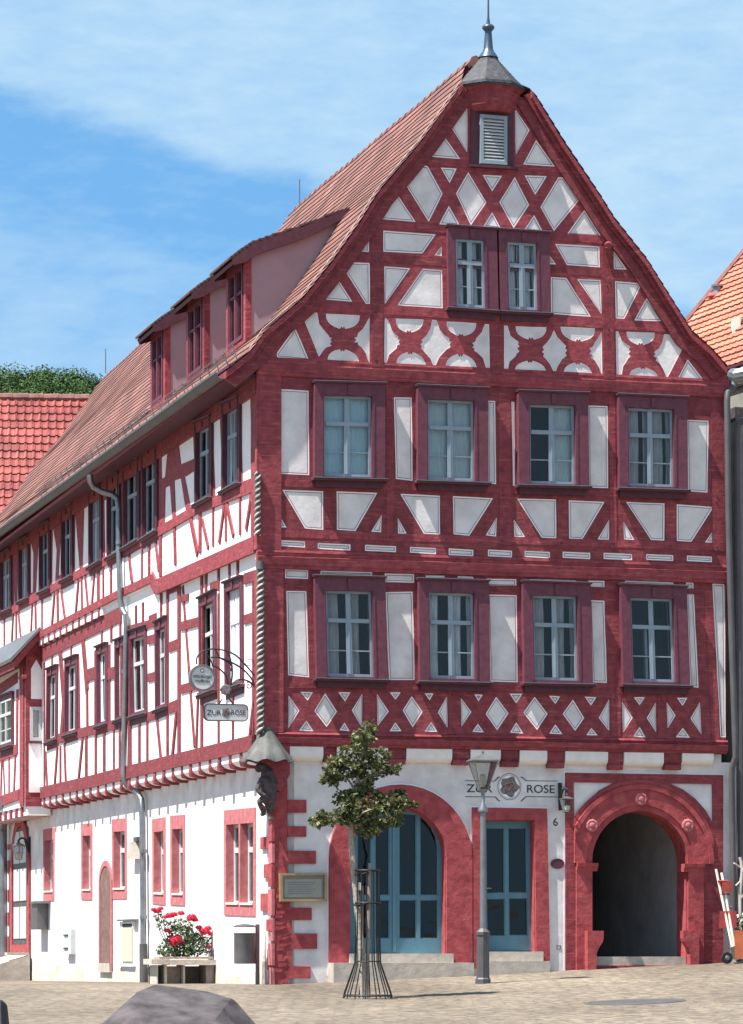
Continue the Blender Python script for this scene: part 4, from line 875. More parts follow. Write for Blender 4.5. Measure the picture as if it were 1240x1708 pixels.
# the roof's own thickness: soffit and tile edge at the verge
def under(b):
    for prof in (left_prof, right_prof):
        for (s0_, s1_) in ((-.35, 27.6),):
            for i in range(len(prof)-1):
                p, q = prof[i], prof[i+1]
                if i >= len(prof)-3: s0_ = .42
                def lo(p_, dz): return p_[1]-dz
                b.hexa([FR.pt(p[0], lo(p, .11), -s0_), FR.pt(q[0], lo(q, .11), -s0_), FR.pt(q[0], lo(q, .31), -s1_), FR.pt(p[0], lo(p, .31), -s1_),
                        FR.pt(p[0], lo(p, .012), -s0_), FR.pt(q[0], lo(q, .012), -s0_), FR.pt(q[0], lo(q, .28), -s1_), FR.pt(p[0], lo(p, .28), -s1_)], 'timber')
part(rl, 'roof_soffit', under)
rr_, _, _ = roof_slope('roof', right_prof, 1, -.36, 27.7)
def barge(b):
    for prof, sg in ((left_prof[:-2], 1), (right_prof[:-2], -1)):
        o_ = []
        for i, p in enumerate(prof):
            t_ = (Vector(prof[min(i+1, len(prof)-1)])-Vector(prof[max(i-1, 0)])).normalized(); n_ = Vector((t_.y, -t_.x))*sg; o_.append(tuple(Vector(p)+n_*.27))
        b.slab(FR, [(p[0], p[1]-.10) for p in prof]+o_[::-1], [], D3F-.02, D3F+.05, 'timber')
        o3 = [(q[0]*.45+p[0]*.55, q[1]*.45+p[1]*.55) for p, q in zip(prof, o_)]
        b.slab(FR, [(p[0], p[1]-.03) for p in prof]+o3[::-1], [], D3F+.05, .30, 'timber')
part(house, 'bargeboard', barge)
# eaves boards closing the side
part(house, 'eaves_board', lambda b: (b.pbox(SD, -.15, LEN, 8.62, 8.68, D2S-.02, .70, 'trimdark'), b.pbox(SD, -.15, LEN, 8.40, 8.62, D2S+.0, D2S+.05, 'timber'), b.pbox(SD, -.15, LEN, 8.66, 8.80, .66, .70, 'trimdark')))
EV = left_prof[0]
def gutter(b):
    n_ = 10
    pr = [(EV[1]-.03+.085*math.sin(t_)-.0, -EV[0]+.03+.085*math.cos(t_)) for t_ in [math.pi+i*math.pi/n_ for i in range(n_+1)]]
    pr2 = [(z, d) for z, d in [(EV[1]-.03+.075*math.sin(t_), -EV[0]+.03+.075*math.cos(t_)) for t_ in [2*math.pi-i*math.pi/n_ for i in range(n_+1)]]]
    prof_ext(b, SD, -.22, LEN, pr+pr2, 'zincd')
    b.tube([SD.pt(-.22, EV[1]-.02, -EV[0]+.12), SD.pt(LEN, EV[1]-.02, -EV[0]+.12)], .012, 'zinc', 6)
gt = part(house, 'gutter', gutter)
def sp(u, v, d): return SD.pt(*SD.uv(u, v, d), d)
def pipe(b):
    pts = [sp(150, 792, .84), sp(151, 803, .83), sp(156, 812, .76), sp(170, 820, .62), sp(188, 825, .45), sp(196, 832, .38), sp(198, 850, .36), sp(199, 930, .36), sp(201, 1002, .36), sp(204, 1016, .33), sp(210, 1026, .30), sp(211, 1045, .29), sp(209, 1150, .29), sp(206, 1290, .29),
           sp(208, 1305, .28), sp(216, 1314, .20), sp(230, 1322, .12), sp(236, 1334, .10), sp(237.5, 1352, .09), sp(239, 1500, .09), sp(239.5, 1640, .09)]
    b.tube(pts, .052, 'zinc', 10)
    for u, v in ((199, 905), (209, 1120), (239, 1420), (239, 1530)): p = sp(u, v, .1 if v > 1300 else (.36 if v < 1000 else .29)); b.tube([p-Vector((0, 0, .03)), p+Vector((0, 0, .03))], .062, 'zinc', 10)
    b.tube([sp(239.2, 1575, .09), sp(239.5, 1641, .09)], .066, 'zincd', 10)
part(house, 'downpipe', pipe, smooth=True)
def rpipe(b):
    def fp(u, v, d): return FR.pt(*FR.uv(u, v, d), d)
    pts = [fp(1229, 628, .1), fp(1224, 645, .2), fp(1214, 655, .28), fp(1213.5, 670, .28), fp(1216, 880, .28), fp(1221, 1060, .26), fp(1227, 1238, .25), fp(1228, 1262, .24), fp(1222, 1280, .18), fp(1221, 1300, .14), fp(1223, 1420, .1), fp(1225, 1600, .1)]
    b.tube(pts, .048, 'zincd', 10)
part(house, 'downpipe', rpipe, smooth=True)
def roof_z(t):
    for i in range(1, len(left_prof)):
        if left_prof[i][0] >= t: a, c = left_prof[i-1], left_prof[i]; return a[1]+(c[1]-a[1])*(t-a[0])/(c[0]-a[0])
def guard(b):
    t = -.50
    for h in (.06, .13, .20): b.tube([FR.pt(t-h*.3, roof_z(t)+h, -s_) for s_ in (0.1, 4, 8, 12, 16)], .007, 'zinc', 5)
    s_ = .15
    while s_ < 16: b.tube([FR.pt(t, roof_z(t), -s_), FR.pt(t-.07, roof_z(t)+.22, -s_)], .009, 'zinc', 5); s_ += .55
    for k in range(30): s0_ = .2+k*.5; b.tube([FR.pt(t, roof_z(t)+.05, -s0_), FR.pt(t-.06, roof_z(t)+.2, -s0_-.3)], .004, 'zinc', 4)
part(rl, 'snow_guard', guard)
for s_ in (10.4, 27.5): part(rl, 'lightning_rod', lambda b: b.tube([FR.pt(PK_T, PK_Z-.05, -s_), FR.pt(PK_T, PK_Z+.5, -s_)], .012, 'zinc', 5))
def cable(b):
    for sA, r in ((-.20, .007),):
        pts = [FR.pt(p[0], sagf(p[0], p[1], sA)+.045, -sA) for p in left_prof[2:-2]]; b.tube(pts, r, 'roofrim', 5)
part(rl, 'lightning_conductor', cable)
def ridge(b):
    for a, c in ((.25, 10.6), (10.62, 27.7)):
        s_ = a
        while s_ < c-.05:
            e = min(c, s_+.36); z0 = sagf(PK_T, PK_Z, s_)-.03
            b.tube([FR.pt(PK_T, z0, -s_), FR.pt(PK_T, z0-.012, -e)], [.095, .085], 'roof_ridge_tile' if False else 'tiles_ridge', 8); s_ += .34
M['tiles_dark'] = mat('shade-painted dormer tiles', (.060, .030, .030), .85, noise=(.12, .06, .055), vary=.3, scale=12)  # darker than the main roof: shade on the dormer edges put into the colour
M['tiles_ridge'] = mat('ridge tile clay', (.16, .065, .06), .8, noise=(.27, .12, .10), vary=.25, scale=5)
part(rl, 'ridge_tiles', ridge)
# end gable of the long roof, and the hidden back and right walls
end = [(p[0], p[1]-.3) for p in left_prof]+[(p[0], p[1]-.3) for p in right_prof[::-1]]
part(house, 'rear_wall', lambda b: (b.slab(FR, end+[(TR-.05, -.5), (0.02, -.5)], [], -27.4, -27.2, 'plaster'), b.pbox(SD, .02, 27.3, -.5, 8.9, -TR+.08, -TR+.28, 'plaster')))

# dormers
def dormer(sa, sb):
    z0, zt = 9.38, 10.78; tf = .06
    def mz(t): return roof_z(t)
    tj = 1.55; ztj = mz(tj)+.02
    ch = MB()
    for s0_, s1_ in ((sa, sa+.05), (sb-.05, sb)):
        lp = [(tf, z0-.1), (tf, zt-.0), (.43, zt+.14), (.85, zt+.31), (tj, ztj-.03), (tj, ztj-.35)]+[(t, mz(t)-.05) for t in (1.3, 1.0, .7, .4)]
        ch.slab(FR, lp, [], -s1_, -s0_, 'cheek')
    ch.pbox(FR, tf-.03, tf+.06, z0-.1, zt, -sa-.12, -sa+.012, 'timber'); ch.pbox(FR, tf-.03, tf+.06, z0-.1, zt, -sb-.012, -sb+.12, 'timber')
    ch.pbox(FR, tf-.03, tf+.06, z0-.1, z0+.20, -sb+.12, -sa-.12, 'timber'); ch.pbox(FR, tf-.03, tf+.06, zt-.10, zt, -sb+.12, -sa-.12, 'timber')
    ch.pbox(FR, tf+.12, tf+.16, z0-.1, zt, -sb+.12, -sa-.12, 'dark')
    o = ch.build('dormer', house)
    def rf(b):
        pr = [(-.20, 10.70), (-.04, 10.83), (.13, 10.95), (.43, 11.07), (.85, 11.23), (tj+.05, mz(tj+.05)+.05)]
        A, B = sa-.10, sb+.04; b.uvs = None
        for i in range(len(pr)-1):
            p, q = pr[i], pr[i+1]; k_ = 3 if i < 3 else 2
            for j in range(k_):
                a = (p[0]+(q[0]-p[0])*j/k_, p[1]+(q[1]-p[1])*j/k_); c = (p[0]+(q[0]-p[0])*(j+1)/k_, p[1]+(q[1]-p[1])*(j+1)/k_)
                b.hexa([FR.pt(a[0]-.02, a[1]+.0, -A), FR.pt(c[0], c[1]-.015, -A), FR.pt(c[0], c[1]-.015, -B), FR.pt(a[0]-.02, a[1]+.0, -B),
                        FR.pt(a[0]-.02, a[1]+.035, -A), FR.pt(c[0], c[1]+.012, -A), FR.pt(c[0], c[1]+.012, -B), FR.pt(a[0]-.02, a[1]+.035, -B)], 'tiles_dark')
        for e0, e1 in ((A, A+.05), (B-.05, B)):
            b.slab(FR, [(p[0]+.01, p[1]-.004) for p in pr]+[(pr[-1][0], pr[-1][1]-.12)]+[(p[0]+.05, p[1]-(.17 if k_ else .09)) for k_, p in list(enumerate(pr[:-1]))[::-1]], [], -e1, -e0, 'trimdark')  # dark edge boards, their colour standing in for shade below the roof edge
        b.slab(FR, [(p[0]+.02, p[1]-.02) for p in pr]+[(p[0]+.04, p[1]-.07) for p in pr[::-1]], [], -B+.05, -A-.05, 'trimdark')
    part(o, 'dormer_roof', rf)
    DP = Plane(DS, NS, FR.pt(tf, 0, 0))
    def wn(b):
        a0, a1 = sa+.14, sb-.14; y0, y1 = z0+.2, zt-.1; m_ = (a0+a1)/2
        for r_ in ((a0, a0+.06, y0, y1), (a1-.06, a1, y0, y1), (a0+.06, a1-.06, y0, y0+.06), (a0+.06, a1-.06, y1-.06, y1), (m_-.04, m_+.04, y0+.06, y1-.06)): b.pbox(DP, *r_, -.03, .045, 'trim')
        for x0, x1 in ((a0+.06, m_-.04), (m_+.04, a1-.06)):
            for r_ in ((x0, x0+.03, y0+.06, y1-.06), (x1-.03, x1, y0+.06, y1-.06), (x0+.03, x1-.03, y0+.7, y0+.73)): b.pbox(DP, *r_, -.02, .03, 'trim')
        b.pbox(DP, a0+.05, a1-.05, y0+.05, y1-.05, -.012, -.008, 'glass')
    part(o, 'dormer_window', wn)
for sa, sb in ((1.83, 3.04), (4.52, 5.77), (7.36, 8.47)): dormer(sa, sb)

# slate hood over the peak with its finial
HC = FR.pt(PK_T+.09, 0, .05); zb = FR.uv(815, 137, .5)[1]; za = FR.uv(817, 88, .1)[1]
def hood(b):
    H_ = za-zb; pr = [(.54, 0), (.50, .05), (.40, H_*.28), (.27, H_*.55), (.16, H_*.78), (.09, H_*.97), (.05, H_+.02)]
    prof = []
    for i in range(len(pr)-1):
        for j in range(3):
            k = j/3; r = pr[i][0]*(1-k)+pr[i+1][0]*k; z = pr[i][1]*(1-k)+pr[i+1][1]*k; prof += [(r+.012, z), (r, z+.001)]
    b.lathe(HC+Vector((0, 0, zb)), prof, 'slate', 8, rot=math.pi/8+R(16))
    b.lathe(HC+Vector((0, 0, zb-.03)), [(.51, 0), (.535, .005), (.535, .03), (.3, .035)], 'slate', 8, rot=math.pi/8+R(16))
hd = part(house, 'slate_hood', hood)
part(hd, 'hood_fascia', lambda b: (b.lathe(HC+Vector((0, 0, zb-.36)), [(.36, 0), (.40, .06), (.42, .08), (.46, .28), (.52, .33)], 'timber', 8, rot=math.pi/8+R(16))))
fz = lambda v: FR.uv(815, v, .1)[1]
def finial(b):
    c = HC+Vector((0, 0, fz(88)-.06)); k = (fz(38)-fz(88))
    b.lathe(c, [(.15, 0), (.12, .05), (.09, .09), (.07, .13), (.055, k-.12), (.05, k-.05), (.07, k-.03), (.09, k-.005), (.09, k+.02), (.07, k+.045), (.03, k+.06), (.015, k+.16), (.008, k+.9)], 'lead', 14)
part(hd, 'finial', finial, smooth=True)
# louvred hatch and boards
def hatch(b):
    b.slab(FR, FR.poly([(786, 160), (857, 165), (857, 277), (784, 272)], D3F+.02), [], D3F+.005, D3F+.03, 'trimdark')
    q = Quad(FR, (800, 191), (845, 195), (800, 273), (845, 276), D3F+.03)
    for r_ in ((0, .05, 0, q.H), (q.W-.05, q.W, 0, q.H), (.05, q.W-.05, 0, .05), (.05, q.W-.05, q.H-.05, q.H)): b.qbox(q, *r_, 0, .05, 'sash')
    n_ = 13; h = (q.H-.1)/n_
    for i in range(n_):
        y = .05+i*h; P = q.p; x0, x1 = .05, q.W-.05
        b.hexa([P(x0, y, .04), P(x1, y, .04), P(x1, y+h*.7, .0), P(x0, y+h*.7, .0), P(x0, y+.012, .045), P(x1, y+.012, .045), P(x1, y+h*.7+.012, .005), P(x0, y+h*.7+.012, .005)], 'sashw')
    b.beam(FR, FR.uv(782, 277, D3F), FR.uv(862, 282, D3F), .04, D3F+.01, D3F+.09, 'trimdark')
part(house, 'louvred_hatch', hatch)
# roller guides by the attic windows, and the diagonal stay on the right
def stay(b):
    P = lambda u, v, d: FR.pt(*FR.uv(u, v, d), d)
    b.tube([P(1015, 408, D3F+.03), P(1015, 411, D3F+.22)], .055, 'timber', 10); b.tube([P(1012, 412, D3F+.2), P(1024, 455, D3F+.03)], .028, 'timber', 8)
part(house, 'hoist_stub', stay)

# rope-turned corner shaft, canopy and carved corbel figure
def shaft(b):
    u0, z1 = FR.uv(434.5, 950, .17); _, z0 = FR.uv(436, 1222, .15)
    A = FR.pt(-.245, 0, D1F+.06)
    b.tube([A+Vector((0, 0, z0)), A+Vector((0, 0, z1))], .042, 'rope2', 12)
    turns = (z1-z0)/.085; n_ = int(turns*10)
    for ph in (0, math.pi):
        pts = [A+Vector((math.cos(t_*2*math.pi/10*.5+ph)*.042, math.sin(t_*2*math.pi/10*.5+ph)*.042, z0+(z1-z0)*t_/n_)) for t_ in range(n_+1)]
        b.tube(pts, .017, 'rope1', 5)
    b.tube([A+Vector((0, 0, z1)), A+Vector((0, 0, z1+.12))], [.06, .05], 'zincd', 12)
    _, z2 = FR.uv(430, 893, .2); _, z3 = FR.uv(430, 788, .2); B = FR.pt(-.295, 0, D2F+.05)
    b.tube([B+Vector((0, 0, z2)), B+Vector((0, 0, z3))], .034, 'rope2', 12)
    n_ = int((z3-z2)/.085*10)
    for ph in (0, math.pi):
        b.tube([B+Vector((math.cos(t_*math.pi/10+ph)*.034, math.sin(t_*math.pi/10+ph)*.034, z2+(z3-z2)*t_/n_)) for t_ in range(n_+1)], .015, 'rope1', 5)
part(house, 'rope_shaft', shaft, smooth=True)

# ------------------------------------------------------------------ rest of the long side
pC = [(t, z) for t, z in ()]
# projecting bay at the far left: post, small window, slate lean-to
sB = SD.uv(70, 1200, D1S)[0]
def solve_d(u, s_):
    lo, hi = 0, 2
    for _ in range(40):
        m_ = (lo+hi)/2; p = SD.pt(s_, 3, m_); uu = U0+F_PX*p.x/p.y
        if uu > u: lo = m_
        else: hi = m_
    return (lo+hi)/2
DB = solve_d(43, sB); FB = Plane(DF, NF, SD.pt(sB, 0, 0))   # FB: the bay's face towards the square; a runs along DF, so -DB..-D1S
def Bz(v, s_=None): return CAM_Z+(V0-v)/F_PX*(SD.pt(s_ or sB, 0, .4).y)
bay = MB()
zb0, zb1 = Bz(1345), Bz(1075)
bay.slab(FB, [(-DB, zb0), (-D1S+.02, zb0), (-D1S+.02, zb1+.15), (-DB, zb1-.15)], [[(-DB+.09, Bz(1236)), (-DB+.30, Bz(1236)), (-DB+.30, Bz(1180)), (-DB+.09, Bz(1180))]], -.12, 0, 'timber')
BS = Plane(DS, NS)
bay.pbox(SD, sB+.05, LEN-.2, zb0, Bz(1110), .1, DB, 'rim')
bay_o = bay.build('bay', house)
bf = MB()
def bpx(p0, p1, w_, pr=.02): bf.beam(SD, SD.uv(*p0, DB), SD.uv(*p1, DB), w_, DB-.01, DB+pr, 'timber')
bpx((38, 1098), (38, 1345), .42, .03); bpx((34, 1325), (0, 1338), .2, .035); bpx((30, 1250), (0, 1262), .2, .025); bpx((30, 1130), (0, 1150), .2, .02)
for p, q, w_ in (((27, 1250), (24, 1325), .14), ((16, 1256), (16, 1328), .10), ((4, 1260), (2, 1335), .12), ((6, 1262), (9, 1330), .09), ((30, 1150), (29, 1255), .2)): bpx(p, q, w_)
for k in range(7): a = sB+.4+k*.62; bf.pbox(SD, a, a+.16, zb0-.18, zb0, .05, DB+.01, 'timber')
bf.pbox(SD, sB+.02, LEN-.2, zb0-.17, zb0-.001, .05, DB-.03, 'rim')
bf.build('timber_frame', bay_o)
for v0, v1, x0, x1 in ((1100, 1166, .10, .31), (1240, 1322, .06, .31)):
    lp = [(-DB+x0, Bz(v1)), (-DB+x1, Bz(v1)), (-DB+x1, Bz(v0)+(-.2 if v0 < 1200 else 0)), (-DB+(x0+x1)/2, Bz(v0)), (-DB+x0, Bz(v0)-(.18 if v0 < 1200 else 0))]
    part(bay_o, 'plaster_infill', lambda b: b.slab(FB, lp, [], .001, .012, 'rim'))
bw = MB(); a0, a1, y0, y1 = -DB+.08, -DB+.31, Bz(1236), Bz(1179)
for r_ in ((a0, a0+.06, y0, y1), (a1-.06, a1, y0, y1), (a0+.06, a1-.06, y0, y0+.07), (a0+.06, a1-.06, y1-.07, y1)): bw.pbox(FB, *r_, -.02, .02, 'sashw')
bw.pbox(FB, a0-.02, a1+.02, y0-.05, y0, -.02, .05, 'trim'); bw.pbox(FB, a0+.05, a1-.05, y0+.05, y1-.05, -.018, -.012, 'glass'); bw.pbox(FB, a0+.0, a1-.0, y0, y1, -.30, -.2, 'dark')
bw.build('window', bay_o)
Q = Quad(SD, (3, 1163), (24, 1155), (3, 1250), (24, 1243), DB); window(Q, (.08, Q.W-.08, .08, Q.H-.1), sash='sashw', proj=.05, gd=.01, bars='cross', capw=.02, parent=bay_o)
def lean(b):
    zt1 = Bz(1052); ze = Bz(1106); dE = DB+.32
    a0 = sB-.25
    b.hexa([SD.pt(a0, ze, dE), SD.pt(LEN, ze, dE), SD.pt(LEN, zt1, D2S+.02), SD.pt(a0, zt1, D2S+.02), SD.pt(a0, ze+.06, dE+.02), SD.pt(LEN, ze+.06, dE+.02), SD.pt(LEN, zt1+.06, D2S+.02), SD.pt(a0, zt1+.06, D2S+.02)], 'zinc')
    b.hexa([SD.pt(a0+.03, ze-.14, dE-.06), SD.pt(LEN, ze-.14, dE-.06), SD.pt(LEN, zt1-.16, D2S+.02), SD.pt(a0+.03, zt1-.16, D2S+.02), SD.pt(a0+.03, ze-.002, dE-.03), SD.pt(LEN, ze-.002, dE-.03), SD.pt(LEN, zt1-.003, D2S+.02), SD.pt(a0+.03, zt1-.003, D2S+.02)], 'timber')
    b.tube([SD.pt(a0-.02, ze-.28, dE-.25), SD.pt(a0+.4, ze-.28, dE-.25)], .05, 'timber', 8)
part(bay_o, 'lean_to_roof', lean)
# pointed door with panelled leaf
def sarch(us, vs_b, v_spring, v_top, d):
    (ul, ur) = us; l_ = SD.uv(ul, v_spring, d); r_ = SD.uv(ur, v_spring, d); m_ = (l_[0]+r_[0])/2; hw = abs(l_[0]-r_[0])/2; zt1 = SD.uv((ul+ur)/2, v_top, d)[1]; zs = (l_[1]+r_[1])/2; zb2 = SD.uv((ul+ur)/2, vs_b, d)[1]
    pts = [(m_-hw, zb2), (m_+hw, zb2)]
    for i in range(9): k = i/8; pts.append((m_+hw*(1-k**1.5), zs+(zt1-zs)*math.sin(k*math.pi/2)))
    for i in range(1, 9): k = 1-i/8; pts.append((m_-hw*(1-k**1.5), zs+(zt1-zs)*math.sin(k*math.pi/2)))
    return pts
do = sarch((21, 52), 1594, 1440, 1360, 0); di_ = inset(do, .22)
dm = MB(); dm.slab(SD, do, [di_], .001, .05, 'stone'); dm.slab(SD, di_, [], .001, .012, 'stone')
dob = dm.build('pointed_door', house)
def leafd(b):
    xs = [p[0] for p in di_]; x0, x1 = min(xs)+.05, max(xs)-.05; zb2 = min(p[1] for p in di_); 
    b.pbox(SD, x0, x1, zb2, zb2+2.35, .012, .03, 'zincd')
    for k in range(2):
        for j in range(3): xa = x0+.08+k*(x1-x0-.08)/2; b.pbox(SD, xa, xa+(x1-x0)/2-.14, zb2+.12+j*.76, zb2+.76+j*.76, .031, .045, 'sashw')
part(dob, 'door_leaf', leafd)
def niche(b):
    lp = sarch((169, 187), 1607, 1470, 1445, 0); b.ring(SD, lp, -.10, 0, .001, .03, 'stone2'); b.slab(SD, lp, [], .001, .018, 'oldwood')
    x = sum(p[0] for p in lp)/len(lp); z0 = min(p[1] for p in lp); b.pbox(SD, min(p[0] for p in lp)-.05, max(p[0] for p in lp)+.05, z0-.16, z0, .001, .06, 'concrete')
part(house, 'arched_niche', niche)
def qb(u0, u1, v0, v1, d0, d1, mm): 
    def f(b): 
        a0, z1 = SD.uv(u1, v0, d1); a1, z0 = SD.uv(u0, v1, d1); b.pbox(SD, a0, a1, z0, z1, d0, d1, mm)
    return f
hatchm = part(house, 'wall_hatch', qb(197, 222, 1537, 1612, .001, .05, 'rim'))
part(hatchm, 'hatch_lid', qb(203, 220, 1548, 1604, .05, .07, 'paper')); part(hatchm, 'hatch_vent', qb(204, 219, 1541, 1547, .05, .062, 'dark')); part(hatchm, 'drip_board', qb(195, 222, 1533, 1537, .001, .10, 'zinc'))
mbx = part(house, 'meter_box', qb(107, 118.5, 1550, 1592, .001, .09, 'sashw'))
part(mbx, 'hinge', lambda b: (qb(104.5, 112, 1559, 1561, .09, .11, 'iron')(b), qb(104.5, 112, 1581, 1583, .09, .11, 'iron')(b)))
part(house, 'stone_console', lambda b: (b.slab(SD, SD.poly([(220, 1433), (229, 1433), (227, 1404), (223, 1404)], .05), [], .001, .13, 'concrete'), qb(222.5, 228, 1396, 1404, .001, .07, 'zincd')(b)))
mail = thing('mailbox', 'grey metal mailbox fixed to the white wall just right of the pointed door', 'mailbox', tuple(SD.pt(SD.uv(57, 1550, 0)[0], SD.uv(57, 1550, 0)[1], 0)))
part(mail, 'box_body', lambda b: (qb(51, 62, 1507, 1551, .001, .22, 'steel')(b)))
part(mail, 'box_lid', qb(50, 62.5, 1503, 1508, .001, .26, 'zinc'))
# plinth at the foot of the side wall, stains belong to it
part(house, 'plinth', lambda b: (b.slab(SD, [(.35, -.6), (21, -.6)]+[(21-k*.4, .15+.07*math.sin(k*1.3)+.04*math.sin(k*3.1)) for k in range(52)], [], .001, .006, 'splash')))
# the left drainpipe by the bay
def lpipe(b): b.tube([sp(4, 1340, DB+.02), sp(4, 1365, .25), sp(4.5, 1385, .14), sp(5, 1500, .14), sp(5.5, 1620, .14)], .09, 'zinc', 10)
part(house, 'downpipe', lpipe, smooth=True)
# quoin stripes beyond the pointed door
part(house, 'painted_quoins', lambda b: [qb(12, 19, v, v+w_, .001, .012, 'stone2')(b) for v, w_ in ((1408, 10), (1435, 22), (1484, 20), (1522, 22), (1562, 28))])
# entrance steps with a rail
es = thing('entrance_steps', 'pale stone entrance steps in front of the pointed door, foot of the far left wall', 'steps', tuple(SD.pt(sB+1.5, gz(SD.pt(sB+1.5, 0, .6)), .6)))
a0, _ = SD.uv(50, 1600, .05); 
def st1(b):
    zt1 = SD.uv(40, 1594, .1)[1]; g0 = gz(SD.pt(a0, 0, .6))-.1
    b.hexa([SD.pt(a0, g0, .05), SD.pt(a0+4, g0, .05), SD.pt(a0+4, g0, .85), SD.pt(a0, g0, .85), SD.pt(a0, zt1, .05), SD.pt(a0+4, zt1, .05), SD.pt(a0+4, zt1-.22, .85), SD.pt(a0, zt1-.22, .85)], 'concrete')
    b.pbox(SD, a0+.5, a0+3.4, g0, zt1-.30, .86, 1.2, 'concrete'); b.pbox(SD, a0+.02, a0+.35, zt1+.001, zt1+.06, .06, .5, 'concrete')
part(es, 'stair_block', st1, bevel=.01)
def rl_(b):
    z_ = SD.uv(40, 1594, .1)[1]
    for a in (a0+.6, a0+2.0, a0+3.4): b.tube([SD.pt(a, z_-.6, .92), SD.pt(a, z_+.85, .92)], .018, 'iron', 6)
    b.tube([SD.pt(a0+.4, z_+.85, .92), SD.pt(a0+3.8, z_+.75, .92)], .022, 'iron', 6); b.tube([SD.pt(a0+.4, z_+.45, .92), SD.pt(a0+3.8, z_+.35, .92)], .012, 'iron', 6)
part(es, 'handrail', rl_)

# ------------------------------------------------------------------ canopy and carved figure
cp = FR.pt(-.13, 0, .12); z_c0 = FR.uv(435, 1266, .15)[1]; z_c1 = FR.uv(435, 1222, .15)[1]
canopy = thing('canopy', 'small flared grey metal canopy over the carved corner figure', 'canopy', tuple(cp+Vector((0, 0, z_c0))))
def can(b):
    n_ = 40; prof = [(.35, -.035), (.34, 0), (.25, .13), (.16, .27), (.085, .40), (.05, .46)]
    vs_ = []; fs_ = []
    for j, (r, z) in enumerate(prof):
        for k in range(n_):
            a = 2*math.pi*k/n_; w_ = 1+.055*math.cos(a*8)*(1-j/5.)*1.0; dip = .02*math.cos(a*8)*(1 if j < 2 else 0)
            vs_.append(cp+Vector((math.cos(a)*r*w_, math.sin(a)*r*w_, z_c0+z+dip)))
    for j in range(len(prof)-1):
        for k in range(n_): k2 = (k+1) % n_; fs_.append((j*n_+k, j*n_+k2, (j+1)*n_+k2, (j+1)*n_+k))
    fs_.append(tuple((len(prof)-1)*n_+k for k in range(n_)))
    b.add(vs_, fs_, 'canopy')
part(canopy, 'sheet_hood', can, smooth=True)
part(canopy, 'rolled_rim', lambda b: b.tube([cp+Vector((math.cos(a)*.365*(1+.055*math.cos(a*8)), math.sin(a)*.365*(1+.055*math.cos(a*8)), z_c0-.03+.02*math.cos(a*8))) for a in [i*2*math.pi/48 for i in range(49)]], .008, 'zinc', 5))
def skin_obj(name, nodes, edges, mm, parent=None, sub=2, flat=None):
    """one continuous surface grown round a skeleton: nodes (co, radius or (rx, ry))"""
    me = bpy.data.meshes.new(name); off = world_loc(parent) if parent else Vector((0, 0, 0))
    me.from_pydata([tuple(Vector(c)-off) for c, _ in nodes], edges, []); o = bpy.data.objects.new(name, me); scene.collection.objects.link(o)
    if parent: o.parent = parent
    md = o.modifiers.new('skin', 'SKIN'); md.use_smooth_shade = True
    lay = me.skin_vertices[0] if me.skin_vertices else None
    if lay is None:
        bm = bmesh.new(); bm.from_mesh(me); bm.verts.layers.skin.verify(); bm.to_mesh(me); bm.free(); lay = me.skin_vertices[0]
    for i, (_, r) in enumerate(nodes): lay.data[i].radius = r if isinstance(r, tuple) else (r, r)
    lay.data[0].use_root = True
    s_ = o.modifiers.new('sub', 'SUBSURF'); s_.levels = sub; s_.render_levels = sub
    dg = bpy.context.evaluated_depsgraph_get(); me2 = bpy.data.meshes.new_from_object(o.evaluated_get(dg)); o.modifiers.clear(); o.data = me2
    for p in me2.polygons: p.use_smooth = True
    me2.materials.clear(); me2.materials.append(M[mm]); return o
FIG = Plane(DF, NF)
def fg(u, v, d=.12): return FR.pt(*FR.uv(u, v, d), d)
# a crouching bearded man carved as a corbel: shoulders under the hood, face to the left, legs drawn up, beam end above
figure = skin_obj('carved_figure', [(fg(447, 1318), (.13, .12)), (fg(448, 1302), (.145, .13)), (fg(446, 1288), (.11, .11)), (fg(441, 1282), (.07, .07)), (fg(434, 1278), (.085, .085)), (fg(426, 1286), (.05, .06)),
   (fg(450, 1335), (.11, .10)), (fg(441, 1334, .2), (.065, .065)), (fg(431, 1336, .2), (.05, .05)), (fg(436, 1345, .18), (.045, .045)), (fg(441, 1356, .14), (.042, .042)), (fg(435, 1361, .16), (.035, .04)),
   (fg(452, 1350), (.055, .06)), (fg(449, 1360), (.04, .05)), (fg(436, 1304, .22), (.055, .055)), (fg(429, 1316, .24), (.04, .04)), (fg(436, 1325, .26), (.036, .036)), (fg(444, 1328, .27), (.035, .03))],
   [(0, 1), (1, 2), (2, 3), (3, 4), (4, 5), (0, 6), (6, 7), (7, 8), (8, 9), (9, 10), (10, 11), (6, 12), (12, 13), (1, 14), (14, 15), (15, 16), (16, 17)], 'corbel', None, 2)
tagit(figure, 'dark carved stone figure crouching at the house corner under the grey canopy', 'carved figure')
# console block carrying the corner post
part(house, 'corner_bracket', lambda b: (b.slab(FR, [(-.30, Z1), (.20, Z1), (.20, 3.0), (.06, 2.75), (-.02, 2.8), (-.1, 3.05), (-.24, 3.14)], [], .0, .14, 'timber')))
tex_fig = M['corbel']

